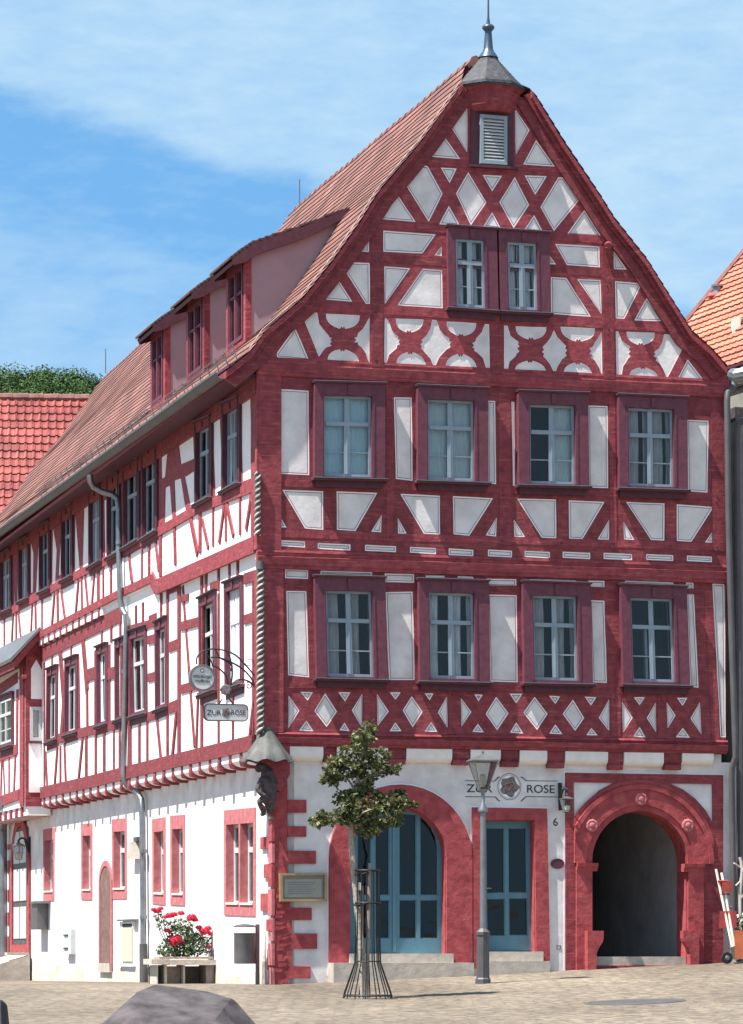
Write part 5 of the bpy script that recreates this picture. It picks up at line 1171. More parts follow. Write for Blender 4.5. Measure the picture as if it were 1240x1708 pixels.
# ------------------------------------------------------------------ lettering helper
def lettering(parent, body, origin, ax, up, size, mm='ink', name='lettering', ext=.004, sx=1.0, align='CENTER', shear=0):
    cu = bpy.data.curves.new(name, 'FONT'); cu.body = body; cu.size = size; cu.extrude = ext; cu.align_x = align; cu.align_y = 'CENTER'; cu.shear = shear
    o = bpy.data.objects.new(name, cu); scene.collection.objects.link(o)
    dg = bpy.context.evaluated_depsgraph_get(); me = bpy.data.meshes.new_from_object(o.evaluated_get(dg))
    bpy.data.objects.remove(o)
    n_ = Vector(ax).cross(Vector(up)); mt = Matrix((ax*sx, up, n_)).transposed().to_4x4(); me.transform(mt); me.transform(Matrix.Translation(Vector(origin)-world_loc(parent)))
    o = bpy.data.objects.new(name, me); scene.collection.objects.link(o); o.parent = parent; me.materials.clear(); me.materials.append(M[mm]); return o
UP = Vector((0, 0, 1))
# painted sign over the blue door
ws = thing('painted_sign', 'painted wall sign over the blue door, black lettering beside a dark rose roundel', 'sign', tuple(fg(851, 1340, .0)))
wc = FR.uv(850, 1312.5, 0)
def scroll(b):
    for v in (1302.5, 1329):
        for u0, u1 in ((776, 826), (878, 930)):
            b.beam(FR, FR.uv(u0, v, 0), FR.uv(u1, v+.6, 0), .010, .0005, .003, 'ink')
    for (u0, v0, u1, v1) in ((826, 1302.5, 831, 1297), (878, 1302.5, 872, 1297), (826, 1329, 831, 1334), (878, 1329, 872, 1334), (829, 1299, 834, 1296), (874, 1299, 869, 1296), (829, 1333, 834, 1337), (874, 1333, 869, 1337)):
        b.beam(FR, FR.uv(u0, v0, 0), FR.uv(u1, v1, 0), .018, .0005, .0035, 'line')
part(ws, 'scroll_border', scroll)
def roundel(b):
    c = lambda r0, r1, d1, mm: b.slab(FR, arc_pts(wc[0], wc[1], r1, r1*1.08, 0, 354, 40), [arc_pts(wc[0], wc[1], r0, r0*1.08, 0, 354, 40)] if r0 else [], .0005, d1, mm)
    c(.172, .180, .003, 'ink'); c(.0, .172, .0018, 'rim'); c(.155, .162, .0032, 'line')
part(ws, 'roundel', roundel)
def rose(b, C, n3, r, mm='rosegrey', pl=FR, d=.002):
    rr = random.Random(3)
    lp = []
    for k in range(40): a = 2*math.pi*k/40; lp.append((C[0]+math.cos(a)*r*(1+.13*math.cos(5*a+.4)+.05*math.cos(11*a)), C[1]+math.sin(a)*r*1.05*(1+.13*math.cos(5*a+.4))))
    b.slab(pl, lp, [], d, d+.003, mm)
    for k in range(9):
        a = k*2.4; q = r*(.12+.075*k); c2 = (C[0]+math.cos(a)*q, C[1]+math.sin(a)*q); b.slab(pl, arc_pts(c2[0], c2[1], r*.20, r*.15, 0, 350, 9), [arc_pts(c2[0], c2[1], r*.15, r*.10, 0, 350, 9)], d+.003, d+.005, 'ink' if k % 2 else 'stone2')
part(ws, 'painted_rose', lambda b: rose(b, wc, NF, .135, d=.002))
lettering(ws, 'ZUR', FR.pt(FR.uv(800, 1316, 0)[0], FR.uv(800, 1316, 0)[1], .003), DF, UP, .165, sx=1.22)
lettering(ws, 'ROSE', FR.pt(FR.uv(902, 1317, 0)[0], FR.uv(902, 1317, 0)[1], .003), DF, UP, .165, sx=1.12)
hn = thing('house_number', 'small black painted number six on the pale wall between blue door and portal', 'house number', tuple(fg(927, 1380, 0)))
lettering(hn, '6', fg(927, 1372, .003), DF, UP, .165, name='numeral')
pq = thing('oval_plaque', 'small dark red oval plaque on the wall between blue door and portal', 'plaque', tuple(fg(930, 1449, 0)))
c_ = FR.uv(930, 1441, 0)
part(pq, 'plate', lambda b: (b.slab(FR, arc_pts(c_[0], c_[1], .10, .073, 0, 352, 32), [], .001, .02, 'trimdark')))
part(pq, 'plate_rim', lambda b: (b.slab(FR, arc_pts(c_[0], c_[1], .103, .076, 0, 352, 32), [arc_pts(c_[0], c_[1], .093, .066, 0, 352, 32)], .001, .024, 'trim')))
mk = part(house, 'wall_socket_lid', lambda b: b.ring(FR, FR.poly([(929, 1577), (936, 1577), (936, 1584), (929, 1584)], 0), 0, .008, .001, .006, 'signrim'))
# menu case
mc = thing('menu_case', 'brass framed glass menu case hung on the corner quoins', 'display case', tuple(fg(504, 1504, .05)))
q = Quad(FR, (465, 1457), (543, 1456), (466, 1504), (543, 1504), .04)
def mcb(b):
    b.qbox(q, 0, q.W, 0, q.H, -.02, .05, 'brass')
    for r_ in ((0, .035, 0, q.H), (q.W-.035, q.W, 0, q.H), (.035, q.W-.035, 0, .035), (.035, q.W-.035, q.H-.035, q.H)): b.qbox(q, *r_, .05, .085, 'brass')
part(mc, 'case', mcb)
part(mc, 'menu_sheet', lambda b: (b.qbox(q, .07, q.W-.07, .06, q.H-.09, .051, .054, 'paper'), [b.qbox(q, .12, q.W-.16-.03*(k % 3), q.H-.14-k*.032, q.H-.132-k*.032, .0542, .0555, 'signrim') for k in range(6)]))
part(mc, 'glass_pane', lambda b: b.qbox(q, .034, q.W-.034, .034, q.H-.034, .070, .073, 'glass'))

# ------------------------------------------------------------------ wrought sign bracket and its two signs
DBR = -.10
def sp2(u, v): return FR.pt(*FR.uv(u, v, DBR), DBR)
def curve(ctrl, n=10):
    o_ = []
    P = [Vector(c) for c in ctrl]; P = [P[0]*2-P[1]]+P+[P[-1]*2-P[-2]]
    for i in range(1, len(P)-2):
        for k in range(n):
            t = k/n; o_.append(.5*((2*P[i])+(-P[i-1]+P[i+1])*t+(2*P[i-1]-5*P[i]+4*P[i+1]-P[i+2])*t*t+(-P[i-1]+3*P[i]-3*P[i+1]+P[i+2])*t**3))
    o_.append(P[-2]); return o_
K = 9.538
def cp_(*pts): return curve([sp2(310+x/K, 1080+y/K) for x, y in pts])
br = thing('sign_bracket', 'black wrought iron bracket of curling scrolls holding two signs at the corner', 'sign bracket', tuple(sp2(428, 1222)))
def brk(b):
    T = lambda pts, r=.012: b.tube(pts, r, 'iron', 6)
    T(cp_((175, 270), (180, 160), (260, 70), (420, 25), (620, 50), (800, 130), (950, 280), (1080, 430), (1100, 480)))
    T(cp_((400, 160), (520, 160), (700, 225), (900, 340), (1040, 490), (1110, 640)))
    T(cp_((420, 285), (520, 330), (630, 440), (680, 590))); T(cp_((330, 90), (390, 190), (430, 285)), .010)
    T(cp_((470, 30), (540, 160), (640, 220), (730, 300), (670, 460)), .011); T(cp_((640, 205), (720, 240), (740, 420), (715, 600)), .013); T(cp_((650, 80), (700, 150), (720, 220)), .009)
    T(cp_((720, 600), (800, 530), (900, 510), (1020, 550), (1090, 620)), .012)
    T(cp_((960, 280), (965, 215), (1020, 190), (1080, 230), (1085, 300)), .006); T(cp_((960, 290), (1020, 285)), .006)
    b.tube([sp2(428, 1092), sp2(427, 1218)], .016, 'iron', 6)
    for v in (1100, 1140, 1165): b.tube([sp2(427.5, v), sp2(433, v)], .014, 'iron', 6)
part(br, 'scrollwork', brk, smooth=True)
part(br, 'curl_ornament', lambda b: b.tube([sp2(415, 1144)+(DF*math.cos(a)+UP*math.sin(a))*(.008+.0055*a) for a in [i*.4 for i in range(22)]], .009, 'timber', 6), smooth=True)
rs = thing('round_sign', 'round grey brewery sign hanging from the outer end of the iron bracket', 'sign', tuple(sp2(337, 1154)))
def disc(b):
    c = sp2(337, 1131); lz = lambda prof, mm, n_=40: b.lathe(c, prof, mm, n_, ax=DF, ay=UP, az=NF)
    lz([(.18, -.05), (.19, -.05), (.19, .05), (.165, .052), (.16, .04), (.16, -.04)], 'signrim')
part(rs, 'rim', disc, smooth=True)
part(rs, 'face', lambda b: b.lathe(sp2(337, 1131), [(.162, -.035), (.162, .038)], 'signw', 40, ax=DF, ay=UP, az=NF))
part(rs, 'emblem', lambda b: (b.lathe(sp2(336.5, 1119)+NF*.041, [(.030, 0), (.030, .002)], 'signrim', 20, ax=DF, ay=UP, az=NF), b.lathe(sp2(336.5, 1119)+NF*.0435, [(.02, 0), (.014, .002)], 'signw', 5, ax=DF, ay=UP, az=NF), b.beam(FR, FR.uv(324, 1126.5, DBR), FR.uv(353, 1126.5, DBR), .006, DBR+.039, DBR+.042, 'signrim')))
lettering(rs, 'Würzburger', sp2(337, 1129.5)+NF*.042, DF, UP, .058, sx=.95, ext=.002)
lettering(rs, 'Hofbräu', sp2(337, 1136.5)+NF*.042, DF, UP, .066, sx=.95, ext=.002)
hs_ = thing('hanging_sign', 'rectangular grey inn sign with rounded corners and dark rose, hanging under the bracket', 'sign', tuple(sp2(377, 1204)))
def rrect(u0, u1, v0, v1, r, d):
    a0, z1 = FR.uv(u0, v0, d); a1, z0 = FR.uv(u1, v1, d); o_ = []
    for cx_, cz_, s0 in ((a1-r, z1-r, 0), (a0+r, z1-r, 90), (a0+r, z0+r, 180), (a1-r, z0+r, 270)): o_ += arc_pts(cx_, cz_, r, r, s0, s0+90, 5)
    return o_
rr0 = rrect(340, 414, 1173.5, 1204, .07, DBR)
part(hs_, 'face', lambda b: b.slab(FR, inset(rr0, .012), [], DBR-.02, DBR+.02, 'signw'))
part(hs_, 'rim', lambda b: b.slab(FR, rr0, [inset(rr0, .013)], DBR-.03, DBR+.03, 'ironred'))
part(hs_, 'painted_rose', lambda b: rose(b, FR.uv(377, 1189.5, DBR), NF, .062, d=DBR+.021))
lettering(hs_, 'ZUR', sp2(356.5, 1189.5)+NF*.022, DF, UP, .105, ext=.002); lettering(hs_, 'ROSE', sp2(397, 1189.5)+NF*.022, DF, UP, .10, ext=.002, sx=.92)
def topb(b):
    r1 = rrect(349, 404, 1158, 1165, .025, DBR); b.slab(FR, r1, [], DBR-.02, DBR+.025, 'stone2')
part(hs_, 'top_board', topb)
part(hs_, 'rose_boss', lambda b: b.lathe(sp2(376.5, 1150.5)-NF*.02, [(.078, 0), (.078, .04), (.06, .045)], 'rosegrey', 8, ax=DF, ay=UP, az=NF))
for pts in (((366, 1173.5), (371, 1166)), ((388, 1173.5), (383, 1166)), ((384, 1143), (380, 1152))): part(hs_, 'hanger', lambda b: b.tube([sp2(*pts[0]), sp2(*pts[1])], .010, 'iron', 6))

# ------------------------------------------------------------------ street lamp and wall lanterns
lpb = on_ground(806, 1641); ly = lpb.y; lz_ = lambda v: CAM_Z+(V0-v)/F_PX*ly
lamp = thing('street_lamp', 'slim grey street lamp with tapered glass lantern standing before the blue door', 'street lamp', tuple(lpb))
Lh = lambda v: lz_(v)-lpb.z
part(lamp, 'base', lambda b: b.lathe(lpb, [(.105, -.05), (.105, .06), (.09, .08), (.083, Lh(1562)), (.095, Lh(1560)), (.098, Lh(1555)), (.05, Lh(1549))], 'zincd', 8), bevel=.003)
lx = lpb+Vector((-.02, 0, 0))
part(lamp, 'pole', lambda b: b.lathe(lpb, [(.044, Lh(1552)), (.038, Lh(1360)), (.038, Lh(1356)), (.07, Lh(1354)), (.072, Lh(1350)), (.025, Lh(1341)), (.028, Lh(1325)), (.033, Lh(1316)), (.05, Lh(1313))], 'zinc', 14), smooth=True)
def lantern(parent, c, h, wt, wb, finial_h, mm='zinc', pane='glass', yaw=0):
    """four-sided tapering lantern: c at the middle of its floor"""
    ax_ = [Vector((math.cos(yaw+R(45+90*k)), math.sin(yaw+R(45+90*k)), 0)) for k in range(4)]
    b = MB()
    lo = [c+a*wb for a in ax_]; hi = [c+a*wt+UP*h for a in ax_]
    for k in range(4):
        b.tube([lo[k], hi[k]], h*.022, mm, 5); b.tube([lo[k], lo[(k+1) % 4]], h*.03, mm, 5); b.tube([hi[k], hi[(k+1) % 4]], h*.03, mm, 5)
    b.build('lantern_frame', parent)
    b = MB()
    for k in range(4): b.add([lo[k], lo[(k+1) % 4], hi[(k+1) % 4], hi[k]], [(0, 1, 2, 3)], M['lampglass'])
    b.build('lantern_glass', parent)
    b = MB(); b.lathe(c+UP*h, [(wt*1.12, 0), (wt*1.12, .012), (wt*.55, h*.16), (wt*.2, h*.24), (.012, h*.26)]+([(.02, h*.26+finial_h*.4), (.004, h*.26+finial_h)] if finial_h else []), mm, 4, rot=R(45)+yaw)
    b.build('lantern_roof', parent)
    b = MB(); b.lathe(c, [(.03, .0), (.03, h*.18), (.045, h*.2), (.045, h*.5), (.02, h*.55)], 'ivory', 10); b.build('lamp_bulb', parent)
M['lampglass'] = mat_glass('lantern glass', (.82, .84, .84))
lantern(lamp, lpb+UP*Lh(1318), Lh(1270)-Lh(1318), .235, .075, .06, yaw=R(14))
wl = thing('wall_lantern', 'grey wall lantern on a scrolled bracket at the left post of the portal', 'wall lantern', tuple(fg(943, 1352, .03)))
lc = fg(947, 1353, .25)
def lbr(b):
    b.slab(FR, FR.poly([(931, 1306), (937, 1306), (938, 1352), (932, 1352)], .03), [], .03, .05, 'iron')
    b.tube(curve([fg(935, 1345, .05), fg(936, 1330, .10), fg(941, 1316, .22), fg(948, 1318, .27)], 6), .014, 'iron', 6); b.tube([fg(947, 1318, .25), fg(947, 1328, .25)], .012, 'iron', 6); b.tube([fg(935, 1310, .04), fg(948, 1316, .25)], .008, 'iron', 6)
part(wl, 'bracket', lbr, smooth=True)
lantern(wl, fg(946, 1355, .25), .185, .115, .062, .05, mm='zincd', yaw=R(14))
wl2 = thing('wall_lantern', 'grey wall lantern hanging from a curved arm beside the pointed door', 'wall lantern', tuple(sp(52, 1425, .0)))
def lbr2(b):
    b.tube([sp(51.5, 1395, .02), sp(51.5, 1432, .02)], .03, 'iron', 6)
    b.tube(curve([sp(51, 1422, .03), sp(50, 1405, .2), sp(49, 1398, .45), sp(49, 1402, .55)], 6), .022, 'iron', 6)
part(wl2, 'bracket', lbr2, smooth=True)
s52 = SD.uv(51, 1420, 0)[0]
def sPt(v, d): p = SD.pt(s52, 0, d); return Vector((p.x, p.y, CAM_Z+(V0-v)/F_PX*p.y))
dl = solve_d(31, s52)
for o in [o for o in bpy.data.objects if o.parent == wl2]: bpy.data.objects.remove(o)
def lbr3(b):
    b.tube([sPt(1396, .03), sPt(1430, .03)], .03, 'iron', 6)
    b.tube(curve([sPt(1418, .03), sPt(1403, dl*.35), sPt(1398, dl*.7), sPt(1402, dl), sPt(1407, dl)], 6), .02, 'iron', 6)
    b.tube(curve([sPt(1425, .03), sPt(1415, dl*.3), sPt(1402, dl*.5)], 6), .014, 'iron', 6)
part(wl2, 'bracket', lbr3, smooth=True)
lantern(wl2, sPt(1434, dl), .27, .15, .08, .04, mm='zinc', yaw=R(14))

# ------------------------------------------------------------------ young maple with guard
tb = on_ground(609, 1667); ty = tb.y
tp = lambda u, v, dy=0: at(u, v, ty+dy)
tree = thing('young_maple', 'young leafy maple with a slim pale trunk growing in front of the arched glass door', 'tree', tuple(tb))
def trunk(b):
    b.tube(curve([tb-UP*.1, tp(604, 1600), tp(598, 1530), tp(590, 1450), tp(586, 1390), tp(594, 1330), tp(602, 1270), tp(612, 1215)], 5), [.055]*1+[.05-.0008*i for i in range(35)][:35], 'bark', 8)
    rr = random.Random(5)
    for (u0, v0, u1, v1, dy) in ((588, 1385, 545, 1365, -.2), (590, 1378, 640, 1350, .2), (592, 1360, 668, 1338, -.1), (596, 1325, 570, 1290, .1), (598, 1310, 640, 1285, -.2), (602, 1280, 580, 1255, .1), (604, 1260, 625, 1230, 0), (590, 1370, 620, 1350, -.45), (590, 1350, 575, 1330, .45)):
        b.tube(curve([tp(u0, v0), tp((u0+u1)/2, (v0+v1)/2-4, dy*.5), tp(u1, v1, dy)], 4), [.022, .020, .018, .016, .014, .012, .010, .008, .006], 'bark', 5)
part(tree, 'trunk', trunk, smooth=True)
def leaves(b, lobes, per, size, mm, rnd, droop=.3):
    for (c, r, n_) in lobes:
        for _ in range(n_):
            while True:
                q_ = Vector((rnd.uniform(-1, 1), rnd.uniform(-1, 1), rnd.uniform(-1, 1)))
                if .15 < q_.length < 1: break
            q_ = q_*(q_.length**-.35)
            p = Vector(c)+Vector((q_.x*r[0], q_.y*r[1], q_.z*r[2]))
            s_ = size*rnd.uniform(.6, 1.25)
            d_ = Vector((rnd.gauss(0, 1), rnd.gauss(0, 1), rnd.gauss(-droop, .6))).normalized(); e_ = d_.orthogonal(); e_.rotate(Matrix.Rotation(rnd.uniform(0, 6.28), 3, d_)); e_.normalize(); n2 = d_.cross(e_)
            pts = [p, p+d_*s_*.35+e_*s_*.42, p+d_*s_*.55+e_*s_*.22+n2*s_*.06, p+d_*s_, p+d_*s_*.55-e_*s_*.22+n2*s_*.06, p+d_*s_*.35-e_*s_*.42]
            b.add(pts, [(0, 1, 2, 3), (0, 3, 4, 5)], mm)
m_ = 1/F_PX*ty
def lob(u, v, ru, rv, n_, dy=0): return (tp(u, v, dy), (ru*m_, ru*m_*.95, rv*m_), n_)
tl = MB(); rnd = random.Random(11)
LB = []
big = [(615,1216,15,20,5),(600,1236,16,14,5),(592,1260,34,20,9),(560,1272,18,12,4),(628,1262,22,20,6),(580,1290,32,15,8),(550,1299,16,7,3),(620,1288,34,15,8),(650,1282,16,8,3),(606,1316,20,12,4),
  (575,1326,22,11,4),(606,1343,46,20,12),(650,1334,34,17,8),(670,1342,20,15,4),(640,1362,42,18,9),(560,1362,32,12,6),(533,1368,20,8,4),(586,1360,30,17,7),(612,1384,26,10,4)]
for (u, v, ru, rv, k_) in big:
    LB.append(lob(u, v, ru*.85, rv*.85, k_*26, 0))
    for _ in range(k_):
        a = rnd.uniform(0, 6.28); q_ = rnd.uniform(.5, .98); LB.append(lob(u+math.cos(a)*ru*q_, v+math.sin(a)*rv*q_, rnd.uniform(5, 11), rnd.uniform(4, 7), rnd.randint(22, 44), rnd.uniform(-.22, .22)))
leaves(tl, LB, 0, .062, 'leaf', rnd)
tl.build('crown', tree)
stake = thing('tree_stakes', 'two pale wooden stakes tied to the young maple trunk', 'tree stake', tuple(tp(611, 1664)))
for u0, u1 in ((612, 617), (603, 604)):
    part(stake, 'stake', lambda b, u0=u0, u1=u1: b.tube([at(u0, 1664, ty+.05)-UP*.05, at(u1, 1440 if u0 > 610 else 1478, ty+.05)], .022, 'wood', 7))
def tie(b):
    for v in (1457, 1508): b.tube(curve([tp(590, v), tp(598, v+3, -.06), tp(612, v-1, -.02), tp(616, v, .1)], 5), .013, 'rubber', 6)
part(stake, 'strap', tie)
part(stake, 'note', lambda b: b.hexa([tp(597, 1485, -.07), tp(604, 1485, -.07), tp(604, 1485, -.065), tp(597, 1485, -.065), tp(597, 1472, -.07), tp(604, 1472, -.07), tp(604, 1472, -.065), tp(597, 1472, -.065)], 'rim'))
guard = thing('tree_guard', 'dark iron tree guard of thin bars flaring out at the foot of the maple', 'tree guard', tuple(tb))
NG = 14
for k in range(NG):
    a = 2*math.pi*(k+.3)/NG; dx, dy = math.cos(a), math.sin(a)
    def barf(b, dx=dx, dy=dy):
        P = lambda r, v: Vector((tb.x+.035+dx*r, tb.y+dy*r, CAM_Z+(V0-v)/F_PX*ty))
        g_ = Vector((tb.x+.035+dx*.31, tb.y+dy*.31, 0)); g_.z = gz(g_)+.01
        b.tube([g_, P(.30, 1657), P(.165, 1606), P(.155, 1560), P(.15, 1450)], .0085, 'iron', 5)
    part(guard, 'bar', barf)
def hoop(b):
    for r, v, w_ in ((.305, 1661, .012), (.165, 1604, .009), (.157, 1506, .012), (.152, 1452, .012)):
        b.tube([Vector((tb.x+.035+math.cos(a)*r, tb.y+math.sin(a)*r, CAM_Z+(V0-v)/F_PX*ty)) for a in [i*2*math.pi/28 for i in range(29)]], w_, 'iron', 5)
part(guard, 'hoop', hoop)

# ------------------------------------------------------------------ planter with roses, bin
pl0 = sp(300, 1600, .55); pg = gz(pl0)
planter = thing('planter_bench', 'pale timber planter table against the white side wall, carrying the red roses', 'planter', (pl0.x, pl0.y, pg))
PA = Plane(DF, NF, SD.pt(SD.uv(300, 1600, .5)[0], 0, 0))
def fu(u): # abscissa along DF in the planter plane
    return PA.uv(u, 1600, 0)[0]
def Pz(v): return PA.uv(300, v, 0)[1]
xa, xb = fu(246), fu(353)
def ptop(b):
    b.pbox(PA, xa, xa+.28, Pz(1609), Pz(1600), -.30, .30, 'woodp'); b.pbox(PA, xa+.285, xb, Pz(1610), Pz(1601), -.33, .33, 'woodp')
part(planter, 'table_top', ptop)
for x0, x1, m_n in ((fu(256), fu(258), 'woodp'), (fu(269), fu(273), 'woodp'), (fu(300), fu(303), 'woodp'), (fu(338), fu(351), 'wood')):
    part(planter, 'leg', lambda b, x0=x0, x1=x1, m_n=m_n: b.pbox(PA, x0, x1, gz(PA.pt(x0, 0, 0))-.03, Pz(1610), -.25, .24, m_n))
part(planter, 'back_board', lambda b: (b.pbox(PA, xa+.08, xb-.04, gz(PA.pt(xa, 0, 0))-.03, Pz(1612), -.32, -.28, 'wood'), b.pbox(PA, fu(274), fu(299), gz(PA.pt(xa, 0, 0))-.03, Pz(1612), .05, .08, 'wood')))
pot = thing('flower_trough', 'low grey trough on the planter table, filled by the rose bush', 'trough', tuple(PA.pt((xa+xb)/2, Pz(1600), 0)))
part(pot, 'trough', lambda b: b.pbox(PA, fu(262), fu(351), Pz(1600), Pz(1596), -.2, .2, 'wood'))
rb = thing('rose_bush', 'rose bush with crimson blooms and pale green leaves against the white wall', 'rose bush', tuple(PA.pt((xa+xb)/2, Pz(1592), 0)))
rnd = random.Random(21); rp_ = lambda u, v, d=0: PA.pt(PA.uv(u, v, d)[0], PA.uv(u, v, d)[1], d)
blooms = [(262,1520,6),(256,1518,4),(268,1516,4),(283,1528,6),(276,1530,4),(290,1526,5),(302,1524,5),(320,1531,7),(325,1535,5),(316,1534,4),(279,1553,5),(293,1568,9),(289,1575,6),(299,1571,6),(332,1548,5),(337,1553,5),(347,1549,5),(344,1555,6),(352,1559,4),(339,1558,4),(348,1580,4)]
stems = MB()
for i, (u, v, r) in enumerate(blooms): stems.tube(curve([rp_(300+(u-300)*.25, 1596), rp_(300+(u-300)*.7, 1575-(1600-v)*.2, rnd.uniform(-.1, .1)), rp_(u, v, rnd.uniform(-.05, .1))], 4), [.009, .008, .008, .007, .007, .006, .005, .005, .004], 'leaf', 5)
stems.build('stems', rb)
lf = MB(); mm_ = 53/F_PX
def lb2(u, v, ru, rv, n_): return (rp_(u, v), (ru*mm_, .22, rv*mm_), n_)
leaves(lf, [lb2(305, 1562, 24, 20, 420), lb2(282, 1582, 20, 16, 260), lb2(325, 1576, 24, 19, 380), lb2(270, 1540, 9, 12, 60), lb2(300, 1543, 20, 10, 110), lb2(345, 1578, 8, 16, 60), lb2(262, 1530, 6, 8, 22), lb2(300, 1588, 38, 7, 160)], 0, .055, 'roseleaf', rnd, droop=0)
lf.build('foliage', rb)
for u, v, r in blooms:
    c = rp_(u, v, rnd.uniform(.0, .18)); rad = r*mm_*1.7
    def bl(b, c=c, rad=rad):
        for k in range(22):
            a = k*2.4; rr_ = rad*(.25+.75*math.sqrt(k/22)); el = 1.1-1.3*k/22
            d_ = Vector((math.cos(a)*math.cos(el), math.sin(a)*math.cos(el), math.sin(el))); e_ = d_.orthogonal().normalized(); f_ = d_.cross(e_); p = c+d_*rr_*.35
            b.add([p-e_*rad*.4, p+d_*rr_*.5-f_*rad*.1, p+e_*rad*.4, p+d_*rad*.25+f_*rad*.42, p+d_*rad*.1-f_*rad*.35], [(0, 1, 2, 3), (0, 4, 2, 1)], 'rosepetal')
    part(rb, 'bloom', bl)
BN = Plane(DF, NF, SD.pt(SD.uv(410, 1600, .35)[0]-.0, 0, 0))
bu = lambda u: BN.uv(u, 1600, 0)[0]; bz = lambda v: BN.uv(410, v, 0)[1]
binn = thing('litter_bin', 'dark grey cylindrical litter bin on a square post by the white side wall', 'litter bin', tuple(BN.pt(bu(430), gz(BN.pt(bu(430), 0, 0)), 0)))
part(binn, 'post', lambda b: (b.pbox(BN, bu(427), bu(432.5), gz(BN.pt(bu(430), 0, 0))-.05, bz(1542), -.03, .03, 'signrim'), b.pbox(BN, bu(390), bu(427), bz(1547), bz(1545), -.02, .02, 'signrim')))
bc = BN.pt((bu(391)+bu(427))/2, 0, 0); br_ = (bu(427)-bu(391))/2
part(binn, 'bucket', lambda b: b.lathe(bc, [(br_*.97, bz(1608)), (br_, bz(1604)), (br_, bz(1559)), (br_*1.03, bz(1558)), (br_*1.03, bz(1556.5)), (br_*.93, bz(1557)), (br_*.9, bz(1600))], 'steel', 28), smooth=True)
part(binn, 'hood', lambda b: b.lathe(bc, [(br_*1.02, bz(1547)), (br_*1.03, bz(1546)), (br_*.8, bz(1543)), (.02, bz(1541.5))], 'zincd', 28), smooth=True)
ps = thing('pointed_stake', 'narrow dark wooden stake leaning in the corner between bin and quoins', 'stake', tuple(sp(441, 1642, .1)))
part(ps, 'shaft', lambda b: b.tube([sp(441, 1642, .15), sp(441, 1605, .15), sp(442, 1590, .13), sp(443, 1560, .1)], [.042, .035, .015, .006], 'wood', 6))
part(ps, 'tip', lambda b: b.tube([sp(443, 1562, .1), sp(443, 1556, .1)], [.006, .002], 'wood', 5))

# ------------------------------------------------------------------ foreground stones
YS = 14.0
def ft(u, v, dy=0): return at(u, v, YS+dy)
def facet(name, top, base_z, dep, label, cat):
    """a cut block: ring of top-front points, ring at mid, base"""
fs_z = ground_z(ft(300, 1700).x, YS)
blk = MB()
_p0 = ft(300, 1645, .45)
def on_top(u, v):
    r = ray(u, v); n_ = Vector((.10, -.30, 1)).normalized(); return CAMP+r*((_p0-CAMP).dot(n_)/r.dot(n_))
T = [on_top(232, 1650), on_top(258, 1640), on_top(345, 1652), on_top(388, 1664), on_top(356, 1704), on_top(225, 1696), on_top(212, 1676)]
Mi = [ft(150, 1722, -.02), ft(225, 1700, .62), ft(400, 1700, .62), ft(440, 1724, .30), ft(395, 1770, -.28), ft(210, 1768, -.34), ft(150, 1758, -.25)]
Bo = [Vector((p.x, p.y, fs_z-.05)) for p in Mi]
cT = sum(T, Vector())/7+Vector((0, 0, .006))
vs_ = T+Mi+Bo; fs_ = [tuple(range(7))]
for i in range(7): j = (i+1) % 7; fs_ += [(i, 7+i, 7+j, j), (7+i, 14+i, 14+j, 7+j)]
blk.add(vs_, fs_, 'darkstone')
bo_ = blk.build('stone_block')
bo_.location = (0, 0, 0); tagit(bo_, 'large faceted purple grey stone block in the near foreground, cut by the bottom edge', 'stone block')
md = bo_.modifiers.new('bevel', 'BEVEL'); md.width = .022; md.segments = 4
bl2 = MB(); c0 = ft(-12, 1668); w2 = .07
T2 = [ft(-30, 1667, -.1), ft(2, 1667, -.1), ft(12, 1676, 0), ft(6, 1668, .2), ft(-30, 1664, .2)]
M2 = [ft(-30, 1730, -.16), ft(4, 1730, -.16), ft(18, 1730, 0), ft(12, 1722, .26), ft(-30, 1722, .26)]
B2 = [Vector((p.x, p.y, ground_z(p.x, p.y)-.05)) for p in M2]
fs_ = [(0, 1, 2, 3, 4)]
for i in range(5): j = (i+1) % 5; fs_ += [(i, 5+i, 5+j, j), (5+i, 10+i, 10+j, 5+j)]
bl2.add(T2+M2+B2, fs_, 'darkstone'); b2o = bl2.build('stone_bollard'); tagit(b2o, 'dark stone bollard cut by the left bottom corner of the photo', 'bollard')
md = b2o.modifiers.new('bevel', 'BEVEL'); md.width = .01; md.segments = 2

# drain cover on the square
dc = on_ground(1060, 1672)
dcv = MB()
def gp_(r, a, h): p = dc+Vector((math.cos(a)*r, math.sin(a)*r, 0)); p.z = gz(p)+h; return p
rings_ = [(.60, -.01), (.60, .006), (.55, .007), (.54, .001), (.51, .001), (.50, .007), (.02, .007)]
for r, h in rings_: dcv.v += [gp_(r, 2*math.pi*k/32, h) for k in range(32)]
kk = dcv.mi('steel')
for j_ in range(len(rings_)-1):
    for k in range(32): dcv.f.append((j_*32+k, j_*32+(k+1) % 32, (j_+1)*32+(k+1) % 32, (j_+1)*32+k)); dcv.m.append(kk)
o = dcv.build('manhole_cover'); tagit(o, 'round worn manhole cover in the paving in front of the portal', 'manhole cover')

